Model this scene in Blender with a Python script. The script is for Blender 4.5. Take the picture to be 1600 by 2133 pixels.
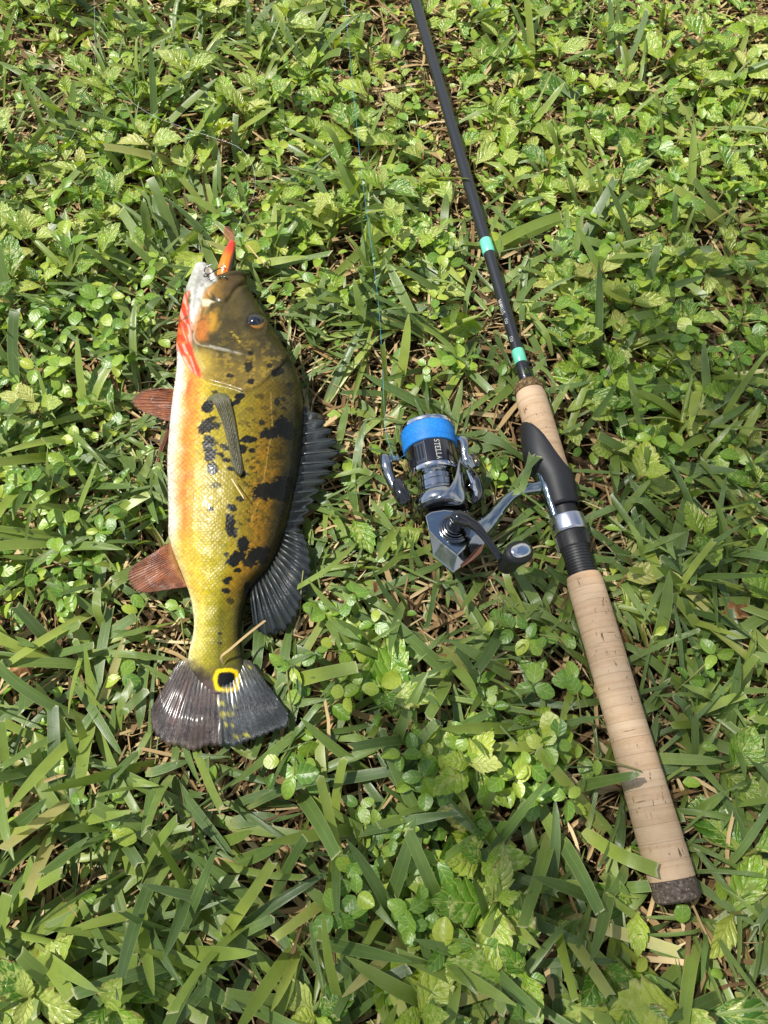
import bpy, bmesh, math, random
import numpy as np
from mathutils import Vector, Matrix, Quaternion

for o in list(bpy.data.objects):
    bpy.data.objects.remove(o, do_unlink=True)
S = bpy.context.scene
COL = S.collection

# ------------------------------------------------------------------ camera, sky, sun, exposure
PW, PH = 1600.0, 2133.0            # photograph size, used to turn measured pixels into places
FPX = 1604.0                       # focal length in photograph pixels (phone main camera)
TILT = math.radians(26.0)          # camera tilt away from straight down
CAM_H = 0.519
cam_d = bpy.data.cameras.new("camera")
cam = bpy.data.objects.new("camera", cam_d)
COL.objects.link(cam)
cam.location = (0, 0, CAM_H)
cam.rotation_euler = (TILT, 0, 0)
cam_d.sensor_fit = 'VERTICAL'
cam_d.angle_y = 2 * math.atan(PH / 2 / FPX)
cam_d.clip_start = 0.01
cam_d.clip_end = 500
S.camera = cam

SUN_TO = Vector((-0.46, 0.10, 0.88)).normalized()      # direction towards the sun
w = bpy.data.worlds.new("World")
S.world = w
w.use_nodes = True
nt = w.node_tree
nt.nodes.clear()
sky = nt.nodes.new('ShaderNodeTexSky')
sky.sky_type = 'NISHITA'
sky.sun_disc = False
sky.sun_elevation = math.asin(SUN_TO.z)
sky.sun_rotation = math.atan2(SUN_TO.x, SUN_TO.y)
bg = nt.nodes.new('ShaderNodeBackground')
bg.inputs['Strength'].default_value = 0.12
wo = nt.nodes.new('ShaderNodeOutputWorld')
# broken white cloud over the whole sky, as mirrored in the reel's cap
tcw = nt.nodes.new('ShaderNodeTexCoord')
cn = nt.nodes.new('ShaderNodeTexNoise'); cn.inputs['Scale'].default_value = 1.3; cn.inputs['Detail'].default_value = 4; cn.inputs['Roughness'].default_value = 0.5
cr = nt.nodes.new('ShaderNodeMapRange'); cr.interpolation_type = 'SMOOTHSTEP'; cr.inputs[1].default_value = 0.40; cr.inputs[2].default_value = 0.60
cm = nt.nodes.new('ShaderNodeMix'); cm.data_type = 'RGBA'
cm.inputs[7].default_value = (5.0, 5.0, 5.0, 1)
nt.links.new(tcw.outputs['Generated'], cn.inputs['Vector'])
nt.links.new(cn.outputs['Fac'], cr.inputs[0])
nt.links.new(cr.outputs[0], cm.inputs[0])
nt.links.new(sky.outputs[0], cm.inputs[6])
nt.links.new(cm.outputs[2], bg.inputs[0])
nt.links.new(bg.outputs[0], wo.inputs[0])

sun_d = bpy.data.lights.new("sun", 'SUN')
sun_d.energy = 5.0
sun_d.angle = math.radians(0.53)
sun_d.color = (1.0, 0.965, 0.90)
sun = bpy.data.objects.new("sun", sun_d)
COL.objects.link(sun)
sun.rotation_euler = SUN_TO.to_track_quat('Z', 'Y').to_euler()
sun.location = SUN_TO * 5

S.render.engine = 'CYCLES'
S.view_settings.view_transform = 'Standard'
S.view_settings.look = 'None'
S.view_settings.exposure = 0.18
S.view_settings.gamma = 1.0
S.view_settings.use_curve_mapping = False
S.cycles.use_denoising = True
S.cycles.max_bounces = 8
S.cycles.transparent_max_bounces = 8
S.cycles.sample_clamp_indirect = 6.0

rng = np.random.default_rng(7)
random.seed(7)

# ------------------------------------------------------------------ helpers
CT, ST = math.cos(TILT), math.sin(TILT)
def W(px, py, z=0.0):
    """photograph pixel -> place in the scene at height z"""
    a = (px - PW / 2) / FPX
    b = (PH / 2 - py) / FPX
    d = Vector((a, b * CT + ST, b * ST - CT))
    t = (CAM_H - z) / (-d.z)
    return Vector((0, 0, CAM_H)) + d * t
def depth(p):
    return p[1] * ST - (p[2] - CAM_H) * CT
def PJ(P):
    """places (N,3) -> photograph pixels"""
    P = np.asarray(P, float)
    x = P[..., 0]; y = P[..., 1]; z = P[..., 2] - CAM_H
    d = y * ST - z * CT
    v = y * CT + z * ST
    return PW / 2 + x / d * FPX, PH / 2 - v / d * FPX
def mm(p, npx):
    """npx photograph pixels at place p, in metres"""
    return npx * depth(p) / FPX

def lin(c):
    c = np.asarray(c, float) / 255.0
    return np.where(c <= 0.04045, c / 12.92, ((c + 0.055) / 1.055) ** 2.4)
def L4(c, k=1.0):
    v = lin(c) * k
    return (float(v[0]), float(v[1]), float(v[2]), 1.0)

def hash2(ix, iy, s):
    h = (ix * 374761393 + iy * 668265263 + s * 974634777) & 0x7fffffff
    h = ((h ^ (h >> 13)) * 1274126177) & 0x7fffffff
    return ((h ^ (h >> 16)) & 0xffff) / 65535.0
def vnoise(x, y, s=0):
    x = np.asarray(x, float); y = np.asarray(y, float)
    ix = np.floor(x).astype(np.int64); iy = np.floor(y).astype(np.int64)
    fx = x - ix; fy = y - iy
    fx = fx * fx * (3 - 2 * fx); fy = fy * fy * (3 - 2 * fy)
    a = hash2(ix, iy, s); b = hash2(ix + 1, iy, s); c = hash2(ix, iy + 1, s); d = hash2(ix + 1, iy + 1, s)
    return (a + (b - a) * fx) * (1 - fy) + (c + (d - c) * fx) * fy
def fbm(x, y, s=0, o=3):
    t = 0; a = 0.5; n = 0
    for i in range(o):
        t = t + a * vnoise(x, y, s + i * 17); n += a
        x = np.asarray(x) * 2.03; y = np.asarray(y) * 2.03; a *= 0.5
    return t / n
def sstep(a, b, x):
    t = np.clip((np.asarray(x, float) - a) / (b - a), 0, 1)
    return t * t * (3 - 2 * t)

def raw_mesh(name, V, F, attr=None, aname="tint", smooth=True):
    """V (n,3), F (m,k) with equal k; fast"""
    V = np.ascontiguousarray(V, dtype=np.float32).reshape(-1, 3)
    F = np.ascontiguousarray(F, dtype=np.int32)
    me = bpy.data.meshes.new(name)
    me.vertices.add(len(V)); me.vertices.foreach_set('co', V.ravel())
    k = F.shape[1]
    me.loops.add(F.size); me.loops.foreach_set('vertex_index', F.ravel())
    me.polygons.add(len(F))
    me.polygons.foreach_set('loop_start', np.arange(0, F.size, k, dtype=np.int32))
    me.polygons.foreach_set('loop_total', np.full(len(F), k, dtype=np.int32))
    me.polygons.foreach_set('use_smooth', np.full(len(F), smooth, dtype=bool))
    me.update(calc_edges=True); me.validate()
    if attr is not None:
        put_attr(me, aname, attr)
    return me
def put_attr(me, aname, attr):
    A = np.ascontiguousarray(attr, dtype=np.float32).reshape(-1, 4)
    at = me.attributes.new(aname, 'FLOAT_COLOR', 'POINT')
    at.data.foreach_set('color', A.ravel())
def link(name, me, mat=None, parent=None):
    o = bpy.data.objects.new(name, me)
    COL.objects.link(o)
    if mat is not None and me is not None and len(me.materials) == 0:
        me.materials.append(mat)
    if parent is not None:
        o.parent = parent
    return o
def tag(o, label=None, cat=None, group=None, kind=None):
    if label: o['label'] = label
    if cat: o['category'] = cat
    if group: o['group'] = group
    if kind: o['kind'] = kind
    return o
def empty(name, loc, label, cat, group=None, rot=None):
    o = bpy.data.objects.new(name, None)
    COL.objects.link(o)
    o.empty_display_size = 0.01
    o.location = loc
    if rot is not None:
        o.rotation_mode = 'QUATERNION'; o.rotation_quaternion = rot
    return tag(o, label, cat, group)

OBST = []       # meshes (in world space) that the lawn has to make room for
def mobj(name, verts, faces, mat, parent=None, smooth=True, origin=None, obst=True, sharp=None):
    """general mesh; verts in world space, stored relative to the parent's origin"""
    V = np.array([tuple(v) for v in verts], float)
    me = bpy.data.meshes.new(name)
    Vl = V - np.array(origin if origin is not None else (0, 0, 0), float)
    me.from_pydata([tuple(v) for v in Vl], [], [tuple(f) for f in faces])
    me.update()
    if smooth:
        me.polygons.foreach_set('use_smooth', np.ones(len(me.polygons), dtype=bool))
        if sharp is not None:
            me.set_sharp_from_angle(angle=math.radians(sharp))
    o = link(name, me, mat, parent)
    if obst:
        OBST.append((V, [tuple(f) for f in faces]))
    return o

def frame(axis, hint=(0, 0, 1)):
    a = Vector(axis).normalized()
    h = Vector(hint)
    s = h.cross(a)
    if s.length < 1e-5:
        s = Vector((1, 0, 0)).cross(a)
    s.normalize()
    n = a.cross(s).normalized()
    return a, s, n
def lathe_vf(p0, axis, prof, seg=40, hint=(0, 0, 1), cap0=True, cap1=True, sx=1.0, sn=1.0):
    a, s, n = frame(axis, hint)
    p0 = Vector(p0)
    V = []; F = []
    for d, r in prof:
        for k in range(seg):
            t = 2 * math.pi * k / seg
            V.append(p0 + a * d + s * (r * sx * math.cos(t)) + n * (r * sn * math.sin(t)))
    m = len(prof)
    for i in range(m - 1):
        for k in range(seg):
            k2 = (k + 1) % seg
            F.append((i * seg + k, i * seg + k2, (i + 1) * seg + k2, (i + 1) * seg + k))
    if cap0: F.append(tuple(reversed(range(seg))))
    if cap1: F.append(tuple(range((m - 1) * seg, m * seg)))
    return V, F
def tube_vf(pts, radii, seg=12, flat=1.0, hint=(0, 0, 1), cap=True, sub=1):
    """smooth tube through pts (Catmull-Rom), elliptic section: flat scales the vertical radius"""
    P = [Vector(p) for p in pts]
    if sub > 1:
        Q = []; R = []
        n = len(P)
        for i in range(n - 1):
            p0 = P[max(i - 1, 0)]; p1 = P[i]; p2 = P[i + 1]; p3 = P[min(i + 2, n - 1)]
            for k in range(sub):
                t = k / sub
                Q.append(0.5 * ((2 * p1) + (p2 - p0) * t + (2 * p0 - 5 * p1 + 4 * p2 - p3) * t * t + (3 * p1 - p0 - 3 * p2 + p3) * t ** 3))
                tt = t * t * (3 - 2 * t)
                R.append(radii[i] * (1 - tt) + radii[i + 1] * tt)
        Q.append(P[-1]); R.append(radii[-1])
        P, radii = Q, R
    V = []; F = []
    m = len(P)
    for i, p in enumerate(P):
        tan = (P[min(i + 1, m - 1)] - P[max(i - 1, 0)])
        if tan.length < 1e-9: tan = Vector((0, 1, 0))
        a, s, n = frame(tan, hint)
        for k in range(seg):
            t = 2 * math.pi * k / seg
            V.append(p + s * (radii[i] * math.cos(t)) + n * (radii[i] * flat * math.sin(t)))
    for i in range(m - 1):
        for k in range(seg):
            k2 = (k + 1) % seg
            F.append((i * seg + k, i * seg + k2, (i + 1) * seg + k2, (i + 1) * seg + k))
    if cap:
        F.append(tuple(reversed(range(seg)))); F.append(tuple(range((m - 1) * seg, m * seg)))
    return V, F
def join_vf(*parts):
    V = []; F = []
    for v, f in parts:
        o = len(V); V += list(v); F += [tuple(i + o for i in q) for q in f]
    return V, F

# ------------------------------------------------------------------ materials
class NT:
    def __init__(s, name):
        s.m = bpy.data.materials.new(name); s.m.use_nodes = True
        s.t = s.m.node_tree; s.t.nodes.clear()
        s.out = s.n('ShaderNodeOutputMaterial')
    def n(s, typ, **kw):
        x = s.t.nodes.new(typ)
        for k, v in kw.items(): setattr(x, k, v)
        return x
    def l(s, a, b): s.t.links.new(a, b)
    def put(s, sock, v):
        if hasattr(v, 'links') or isinstance(v, bpy.types.NodeSocket): s.l(v, sock)
        else: sock.default_value = v
    def math(s, op, a, b=None, c=None, clamp=False):
        x = s.n('ShaderNodeMath', operation=op); x.use_clamp = clamp
        s.put(x.inputs[0], a)
        if b is not None: s.put(x.inputs[1], b)
        if c is not None: s.put(x.inputs[2], c)
        return x.outputs[0]
    def mix(s, f, a, b, mode='MIX'):
        x = s.n('ShaderNodeMix', data_type='RGBA', blend_type=mode)
        s.put(x.inputs[0], f); s.put(x.inputs[6], a); s.put(x.inputs[7], b)
        return x.outputs[2]
    def ramp(s, f, stops, interp='LINEAR'):
        x = s.n('ShaderNodeValToRGB'); x.color_ramp.interpolation = interp
        e = x.color_ramp.elements
        while len(e) < len(stops): e.new(0.5)
        for q, (p, c) in zip(e, stops):
            q.position = p; q.color = c
        s.put(x.inputs[0], f)
        return x.outputs[0]
    def smooth(s, v, a, b):
        x = s.n('ShaderNodeMapRange', interpolation_type='SMOOTHSTEP')
        s.put(x.inputs[0], v); x.inputs[1].default_value = a; x.inputs[2].default_value = b
        return x.outputs[0]
    def noise(s, vec, scale, detail=2, rough=0.5, dim='3D'):
        x = s.n('ShaderNodeTexNoise', noise_dimensions=dim)
        if vec is not None: s.l(vec, x.inputs['Vector'])
        x.inputs['Scale'].default_value = scale; x.inputs['Detail'].default_value = detail
        x.inputs['Roughness'].default_value = rough
        return x.outputs['Fac']
    def objco(s, scale=(1, 1, 1), loc=(0, 0, 0)):
        t = s.n('ShaderNodeTexCoord'); m = s.n('ShaderNodeMapping')
        s.l(t.outputs['Object'], m.inputs[0]); m.inputs['Scale'].default_value = scale; m.inputs['Location'].default_value = loc
        return m.outputs[0]
    def attr(s, name):
        return s.n('ShaderNodeAttribute', attribute_name=name)
    def bump(s, h, strength=0.5, dist=0.001, normal=None):
        b = s.n('ShaderNodeBump'); s.l(h, b.inputs['Height'])
        b.inputs['Strength'].default_value = strength; b.inputs['Distance'].default_value = dist
        if normal is not None: s.l(normal, b.inputs['Normal'])
        return b.outputs[0]
    def bsdf(s, color, rough=0.5, metal=0.0, spec=0.5, normal=None, coat=0.0, coat_rough=0.05, **kw):
        p = s.n('ShaderNodeBsdfPrincipled')
        s.put(p.inputs['Base Color'], color); s.put(p.inputs['Roughness'], rough); s.put(p.inputs['Metallic'], metal)
        s.put(p.inputs['Specular IOR Level'], spec)
        p.inputs['Coat Weight'].default_value = coat; p.inputs['Coat Roughness'].default_value = coat_rough
        if normal is not None: s.l(normal, p.inputs['Normal'])
        for k, v in kw.items(): s.put(p.inputs[k], v)
        return p
    def done(s, shader):
        s.l(shader.outputs[0] if not isinstance(shader, bpy.types.NodeSocket) else shader, s.out.inputs[0])
        return s.m

def simple(name, col, rough=0.5, metal=0.0, spec=0.5, coat=0.0, bump_scale=None, bump_str=0.2, bump_dist=0.0003, **kw):
    t = NT(name)
    nrm = None
    if bump_scale:
        nrm = t.bump(t.noise(t.objco(), bump_scale, 3), bump_str, bump_dist)
    return t.done(t.bsdf(col, rough, metal, spec, nrm, coat, **kw))

def leaf_shader(t, col, trans_col, rough, tfac, nrm, spec=0.5):
    p = t.bsdf(col, rough, 0, spec, nrm)
    tr = t.n('ShaderNodeBsdfTranslucent'); t.put(tr.inputs[0], trans_col)
    if nrm is not None: t.l(nrm, tr.inputs[1])
    mx = t.n('ShaderNodeMixShader'); mx.inputs[0].default_value = tfac
    t.l(p.outputs[0], mx.inputs[1]); t.l(tr.outputs[0], mx.inputs[2])
    return t.done(mx)

def mat_grass(name, use_obj=False):
    # tint: r random, g along the blade, b across 0..1, a 1 where the tip was mown
    t = NT(name)
    a = t.attr('tint'); sep = t.n('ShaderNodeSeparateColor'); t.l(a.outputs['Color'], sep.inputs[0])
    r, g, b = sep.outputs; al = a.outputs['Alpha']
    if use_obj:
        oi = t.n('ShaderNodeObjectInfo'); r = t.math('FRACT', t.math('ADD', r, oi.outputs['Random']))
    col = t.ramp(r, [(0.0, L4((82, 106, 58))), (0.3, L4((106, 130, 66))), (0.55, L4((128, 148, 68))), (0.8, L4((150, 166, 70))), (0.94, L4((172, 182, 84))), (1.0, L4((206, 192, 128)))])
    ac = t.math('ABSOLUTE', t.math('SUBTRACT', b, 0.5))
    # pale sheath at the base, light midrib, pale frayed mown tip
    base = t.smooth(g, 0.28, 0.0)
    col = t.mix(t.math('MULTIPLY', base, 0.65), col, L4((172, 176, 110)))
    rib = t.smooth(ac, 0.05, 0.0)
    col = t.mix(t.math('MULTIPLY', rib, 0.28), col, L4((160, 180, 110)))
    cv = t.n('ShaderNodeCombineXYZ'); t.l(t.math('MULTIPLY', g, 7.0), cv.inputs[0]); t.l(t.math('MULTIPLY', b, 0.8), cv.inputs[1]); t.l(t.math('MULTIPLY', r, 57.0), cv.inputs[2])
    co = cv.outputs[0]
    nz = t.noise(co, 1.0, 3)
    col = t.mix(t.math('MULTIPLY', t.smooth(nz, 0.35, 0.75), 0.4), col, t.mix(1.0, col, (0.62, 0.66, 0.5, 1), 'MULTIPLY'))
    bl = t.smooth(t.noise(co, 5.0, 2), 0.70, 0.76)
    col = t.mix(t.math('MULTIPLY', bl, 0.45), col, L4((110, 100, 50)))
    fray = t.math('MULTIPLY', t.smooth(t.math('ADD', g, t.math('MULTIPLY', t.noise(co, 12.0, 1), 0.06)), 0.992, 1.03), al)
    col = t.mix(fray, col, L4((204, 198, 154)))
    col = t.mix(t.math('MULTIPLY', t.smooth(ac, 0.43, 0.5), 0.4), col, L4((196, 206, 140)))
    col = t.mix(t.math('MULTIPLY', t.smooth(g, 0.25, 0.9), 0.35), col, t.mix(1.0, col, (0.66, 0.74, 0.6, 1), 'MULTIPLY'))
    vein = t.math('SINE', t.math('MULTIPLY', b, 75.0))
    col = t.mix(t.math('MULTIPLY', t.smooth(vein, 0.2, 1.0), 0.2), col, L4((150, 180, 100)))
    h = t.math('ADD', t.math('MULTIPLY', vein, 0.5), t.math('MULTIPLY', nz, 0.5))
    nrm = t.bump(h, 0.35, 0.0005)
    tc = t.mix(1.0, col, (1.5, 1.6, 0.5, 1), 'MULTIPLY')
    return leaf_shader(t, col, tc, 0.31, 0.27, nrm, 0.7)

def mat_weed(name, stops, mottle, vein_k=5.0, rough=0.25, relief=0.55):
    # tint: r random, g along leaf, b across 0..1
    t = NT(name)
    a = t.attr('tint'); sep = t.n('ShaderNodeSeparateColor'); t.l(a.outputs['Color'], sep.inputs[0])
    r, g, b = sep.outputs
    oi = t.n('ShaderNodeObjectInfo')
    rnd = t.math('FRACT', t.math('ADD', r, oi.outputs['Random']))
    col = t.ramp(rnd, stops)
    ac = t.math('MULTIPLY', t.math('ABSOLUTE', t.math('SUBTRACT', b, 0.5)), 2.0)
    ph = t.math('MULTIPLY', t.math('SUBTRACT', g, t.math('MULTIPLY', ac, 0.34)), vein_k)
    tri = t.math('ABSOLUTE', t.math('SUBTRACT', t.math('FRACT', ph), 0.5))       # 0.5 at vein
    veinl = t.smooth(tri, 0.40, 0.5)
    mid = t.smooth(ac, 0.09, 0.0)
    v = t.math('MAXIMUM', veinl, mid)
    comb = t.n('ShaderNodeCombineXYZ'); t.l(g, comb.inputs[0]); t.l(t.math('MULTIPLY', b, 0.6), comb.inputs[1]); t.l(t.math('MULTIPLY', rnd, 41.0), comb.inputs[2])
    nz = t.noise(comb.outputs[0], 9.0, 4, 0.65)
    nb = t.noise(comb.outputs[0], 2.6, 2)
    if mottle > 0:
        mk = t.math('MULTIPLY', t.smooth(nz, 0.46, 0.62), t.math('MULTIPLY', t.smooth(nb, 0.40, 0.58), mottle))
        col = t.mix(mk, col, L4((196, 200, 120)))
        edge = t.math('MULTIPLY', t.smooth(t.math('ADD', ac, t.math('MULTIPLY', nb, 0.9)), 1.36, 1.52), 0.7)
        col = t.mix(edge, col, L4((126, 100, 52)))
    col = t.mix(t.math('MULTIPLY', v, 0.45), col, L4((196, 208, 110)))
    col = t.mix(t.math('MULTIPLY', t.smooth(nz, 0.56, 0.38), 0.35), col, t.mix(1.0, col, (0.55, 0.66, 0.4, 1), 'MULTIPLY'))
    hgt = t.math('SUBTRACT', t.math('MULTIPLY', t.smooth(tri, 0.5, 0.15), 0.8), t.math('MULTIPLY', mid, 0.7))
    hgt = t.math('ADD', hgt, t.math('MULTIPLY', nz, 1.6))
    nrm = t.bump(hgt, relief, 0.0014)
    tcol = t.mix(1.0, col, (1.5, 1.55, 0.4, 1), 'MULTIPLY')
    return leaf_shader(t, col, tcol, rough, 0.27, nrm, 0.75)

M = {}
M['grass'] = mat_grass('lawn_grass')
M['blade'] = mat_grass('grass_blade', True)
M['weed'] = mat_weed('creeping_weed_leaf', [(0.0, L4((72, 116, 30))), (0.3, L4((106, 148, 40))), (0.6, L4((144, 176, 48))), (0.85, L4((168, 190, 68))), (1.0, L4((192, 200, 84)))], 0.85)
M['weed2'] = mat_weed('creeping_weed_leaf_mottled', [(0.0, L4((140, 166, 62))), (0.4, L4((162, 182, 80))), (0.75, L4((182, 194, 102))), (1.0, L4((198, 194, 108)))], 1.0)
M['clover'] = mat_weed('small_leaf', [(0.0, L4((92, 134, 46))), (0.4, L4((120, 158, 54))), (0.75, L4((150, 178, 62))), (1.0, L4((184, 194, 72)))], 0.0, 4.0, 0.36, 0.13)
M['stem'] = simple('stem', L4((128, 128, 66)), 0.5)
M['stem_brown'] = simple('stem_brown', L4((150, 116, 76)), 0.6)

def mat_straw():
    t = NT('dry_straw')
    a = t.attr('tint'); sep = t.n('ShaderNodeSeparateColor'); t.l(a.outputs['Color'], sep.inputs[0])
    r, g, b = sep.outputs
    col = t.ramp(r, [(0, L4((84, 64, 42))), (0.35, L4((138, 110, 72))), (0.7, L4((182, 156, 110))), (1, L4((216, 196, 152)))])
    st = t.math('SINE', t.math('MULTIPLY', b, 40.0))
    col = t.mix(t.math('MULTIPLY', t.smooth(st, 0.0, 1.0), 0.25), col, t.mix(1.0, col, (0.6, 0.55, 0.5, 1), 'MULTIPLY'))
    return t.done(t.bsdf(col, 0.65, 0, 0.25, t.bump(st, 0.2, 0.0003)))
M['straw'] = mat_straw()
def mat_soil():
    t = NT('soil')
    co = t.objco()
    n1 = t.noise(co, 60, 5, 0.6); n2 = t.noise(co, 320, 4, 0.65); n3 = t.noise(co, 6, 3)
    col = t.ramp(n1, [(0.3, L4((34, 26, 18))), (0.5, L4((62, 48, 32))), (0.75, L4((98, 78, 52)))])
    col = t.mix(t.math('MULTIPLY', t.smooth(n2, 0.45, 0.7), 0.5), col, L4((120, 98, 66)))
    col = t.mix(t.math('MULTIPLY', t.smooth(n3, 0.4, 0.7), 0.35), col, L4((52, 56, 28)))
    h = t.math('ADD', n1, t.math('MULTIPLY', n2, 0.5))
    return t.done(t.bsdf(col, 0.9, 0, 0.2, t.bump(h, 0.9, 0.006)))
M['soil'] = mat_soil()

# ------------------------------------------------------------------ ground
def build_ground():
    n = 90
    x = np.linspace(-1, 1, n); y = np.linspace(-1, 1, n)
    def warp(u): return np.sign(u) * (0.9 * np.abs(u) + 40 * np.abs(u) ** 7)
    X, Y = np.meshgrid(warp(x), warp(y) + 0.35, indexing='ij')
    Z = (fbm(X * 14, Y * 14, 3) - 0.5) * 0.006 - 0.003
    V = np.stack([X, Y, Z], -1).reshape(-1, 3)
    I, J = np.meshgrid(np.arange(n - 1), np.arange(n - 1), indexing='ij')
    F = np.stack([I * n + J, (I + 1) * n + J, (I + 1) * n + J + 1, I * n + J + 1], -1).reshape(-1, 4)
    g = link('ground', raw_mesh('ground', V, F), M['soil'])
    tag(g, 'dark brown soil under the lawn', 'ground', kind='structure')
build_ground()
# ------------------------------------------------------------------ the fish
LB = np.array([(572, 482), (578, 463), (586, 449), (597, 437), (608, 428), (618, 412), (630, 397), (642, 388), (653, 381), (687, 373), (716, 370), (737, 370), (762, 371), (803, 367), (845, 361), (887, 356), (950, 351), (983, 351), (1061, 353), (1111, 352), (1130, 354), (1170, 369), (1214, 387), (1242, 397), (1280, 404), (1303, 406), (1331, 401), (1366, 392), (1385, 392), (1410, 404), (1438, 432), (1452, 452)], float)
RB = np.array([(572, 506), (578, 511), (586, 514), (597, 517), (608, 522), (625, 531), (650, 547), (681, 563), (709, 581), (737, 597), (762, 612), (791, 625), (825, 631), (856, 634), (874, 634), (936, 630), (992, 622), (1039, 612), (1092, 600), (1149, 581), (1186, 559), (1214, 533), (1230, 519), (1267, 508), (1300, 503), (1337, 502), (1366, 508), (1385, 510), (1410, 505), (1438, 486), (1452, 470)], float)
TH = np.array([(572, 4), (578, 8), (586, 11), (597, 13.5), (625, 17.5), (660, 21.5), (700, 24.5), (760, 27), (820, 28.5), (900, 28.5), (1000, 27), (1100, 23), (1200, 17), (1300, 11), (1380, 7), (1410, 4.5), (1438, 2.5), (1452, 1.2)], float)
ZM = np.array([(572, 33), (800, 35), (1000, 34.5), (1200, 30), (1300, 26), (1400, 22.5), (1600, 19)], float)
def fL(y): return np.interp(y, LB[:, 0], LB[:, 1])
def fR(y): return np.interp(y, RB[:, 0], RB[:, 1])
def fT(y): return np.interp(y, TH[:, 0], TH[:, 1]) * 0.001
def fZ(y): return np.interp(y, ZM[:, 0], ZM[:, 1]) * 0.001

def seg_dist(px, py, pts):
    """distance to a polyline, and the parameter along it"""
    d = np.full(px.shape, 1e9)
    for (x0, y0), (x1, y1) in zip(pts[:-1], pts[1:]):
        ex, ey = x1 - x0, y1 - y0
        t = np.clip(((px - x0) * ex + (py - y0) * ey) / (ex * ex + ey * ey), 0, 1)
        d = np.minimum(d, np.hypot(px - x0 - t * ex, py - y0 - t * ey))
    return d
def poly_sd(px, py, pts):
    d = seg_dist(px, py, pts + [pts[0]])
    ins = np.zeros(px.shape, bool)
    n = len(pts)
    for i in range(n):
        x0, y0 = pts[i]; x1, y1 = pts[(i + 1) % n]
        c = ((y0 > py) != (y1 > py)) & (px < (x1 - x0) * (py - y0) / (y1 - y0 + 1e-9) + x0)
        ins ^= c
    return np.where(ins, -d, d)
def smooth_line(pts, n=8):
    out = []
    m = len(pts)
    for i in range(m - 1):
        p0 = np.array(pts[max(i - 1, 0)], float); p1 = np.array(pts[i], float); p2 = np.array(pts[i + 1], float); p3 = np.array(pts[min(i + 2, m - 1)], float)
        for k in range(n):
            t = k / n
            out.append(tuple(0.5 * (2 * p1 + (p2 - p0) * t + (2 * p0 - 5 * p1 + 4 * p2 - p3) * t * t + (3 * p1 - p0 - 3 * p2 + p3) * t ** 3)))
    out.append(tuple(pts[-1]))
    return out

GILL = smooth_line([(600, 742), (582, 766), (562, 784), (540, 803), (512, 816), (492, 810), (469, 803), (440, 796), (420, 788), (398, 772), (384, 752), (374, 730)], 4)
PREOP = smooth_line([(404, 690), (404, 704), (414, 717), (436, 723), (470, 731), (512, 742)], 4)
MAXIL = smooth_line([(434, 612), (448, 624), (468, 627), (481, 616), (490, 602), (505, 592), (518, 590)], 4)
CHEEK = smooth_line([(481, 618), (466, 640), (458, 668), (446, 690)], 4)
GX = np.array([p[0] for p in GILL][::-1]); GY = np.array([p[1] for p in GILL][::-1])
def gill_y(px): return np.interp(px, GX, GY)

SPOTS = [  # x, y, rx, ry, turn, darkness : the black blotches
 (500, 824, 12, 8, -20, 1), (489, 839, 12, 5, -25, 1), (434, 845, 11, 15, 20, 1), (437, 884, 24, 16, -35, .93), (437, 926, 15, 19, 0, .95), (438, 949, 11, 14, 0, 1),
 (442, 976, 11, 12, 0, 1), (467, 931, 10, 6, 20, .9), (460, 947, 8, 5, 20, .9), (517, 916, 18, 8, -5, 1), (525, 938, 9, 5, 0, 1), (503, 936, 11, 12, 0, 1),
 (472, 958, 8, 5, 0, 1), (491, 960, 8, 8, 0, 1), (481, 977, 9, 5, 0, 1), (503, 988, 10, 6, 0, .95), (566, 902, 28, 12, -14, .97), (588, 890, 20, 22, 0, .97), (545, 881, 9, 6, 0, .8),
 (604, 900, 16, 18, 0, .95), (559, 1023, 38, 19, -4, .95), (590, 1018, 26, 26, 0, .96), (606, 1010, 14, 18, 0, .9), (500, 1039, 9, 6, 0, .8), (484, 1058, 11, 7, 15, 1), (439, 1061, 7, 5, 0, .9), (450, 1011, 12, 6, 0, .5),
 (479, 1084, 12, 14, 0, 1), (483, 1108, 12, 11, 0, 1), (476, 1096, 8, 12, 0, 1), (507, 1137, 13, 16, 0, 1), (494, 1160, 18, 12, -10, 1), (486, 1172, 14, 8, 0, 1), (538, 1158, 22, 20, 0, 1), (520, 1172, 14, 10, 0, .9), (556, 1147, 9, 10, 0, 1),
 (496, 1188, 9, 5, 0, 1), (473, 1208, 10, 8, -30, 1), (472, 1230, 9, 6, 0, 1), (480, 1252, 8, 7, 0, .6), (472, 1155, 6, 6, 0, .8), (459, 1320, 5, 4, 0, .8), (458, 1340, 4, 3, 0, .8), (516, 1224, 7, 14, 0, .9),
 (522, 736, 5, 4, 0, .9), (578, 774, 16, 9, -25, .95), (562, 762, 6, 5, 0, .8), (519, 764, 9, 12, 0, .8), (523, 795, 8, 6, 0, .9), (478, 783, 7, 4, 0, .8), (577, 838, 6, 9, 0, .8), (590, 832, 5, 5, 0, .7), (587, 752, 5, 4, 0, .8),
 (540, 826, 10, 5, 0, .45), (592, 850, 6, 4, 0, .7), (602, 800, 5, 4, 0, .7), (570, 860, 6, 4, 0, .5), (448, 818, 7, 5, 0, .7), (552, 850, 9, 5, 0, .4), (520, 852, 9, 5, 0, .35), (505, 880, 9, 5, 0, .35), (540, 1000, 9, 6, 0, .4), (582, 950, 10, 7, 0, .5), (596, 978, 8, 6, 0, .5), (560, 975, 7, 5, 0, .3)]
JAW_W = [(400, 540), (432, 545), (446, 566), (452, 584), (436, 600), (426, 612), (421, 634), (413, 656), (406, 675), (397, 690), (393, 669), (394, 638), (396, 612), (380, 606), (385, 570)]
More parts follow.
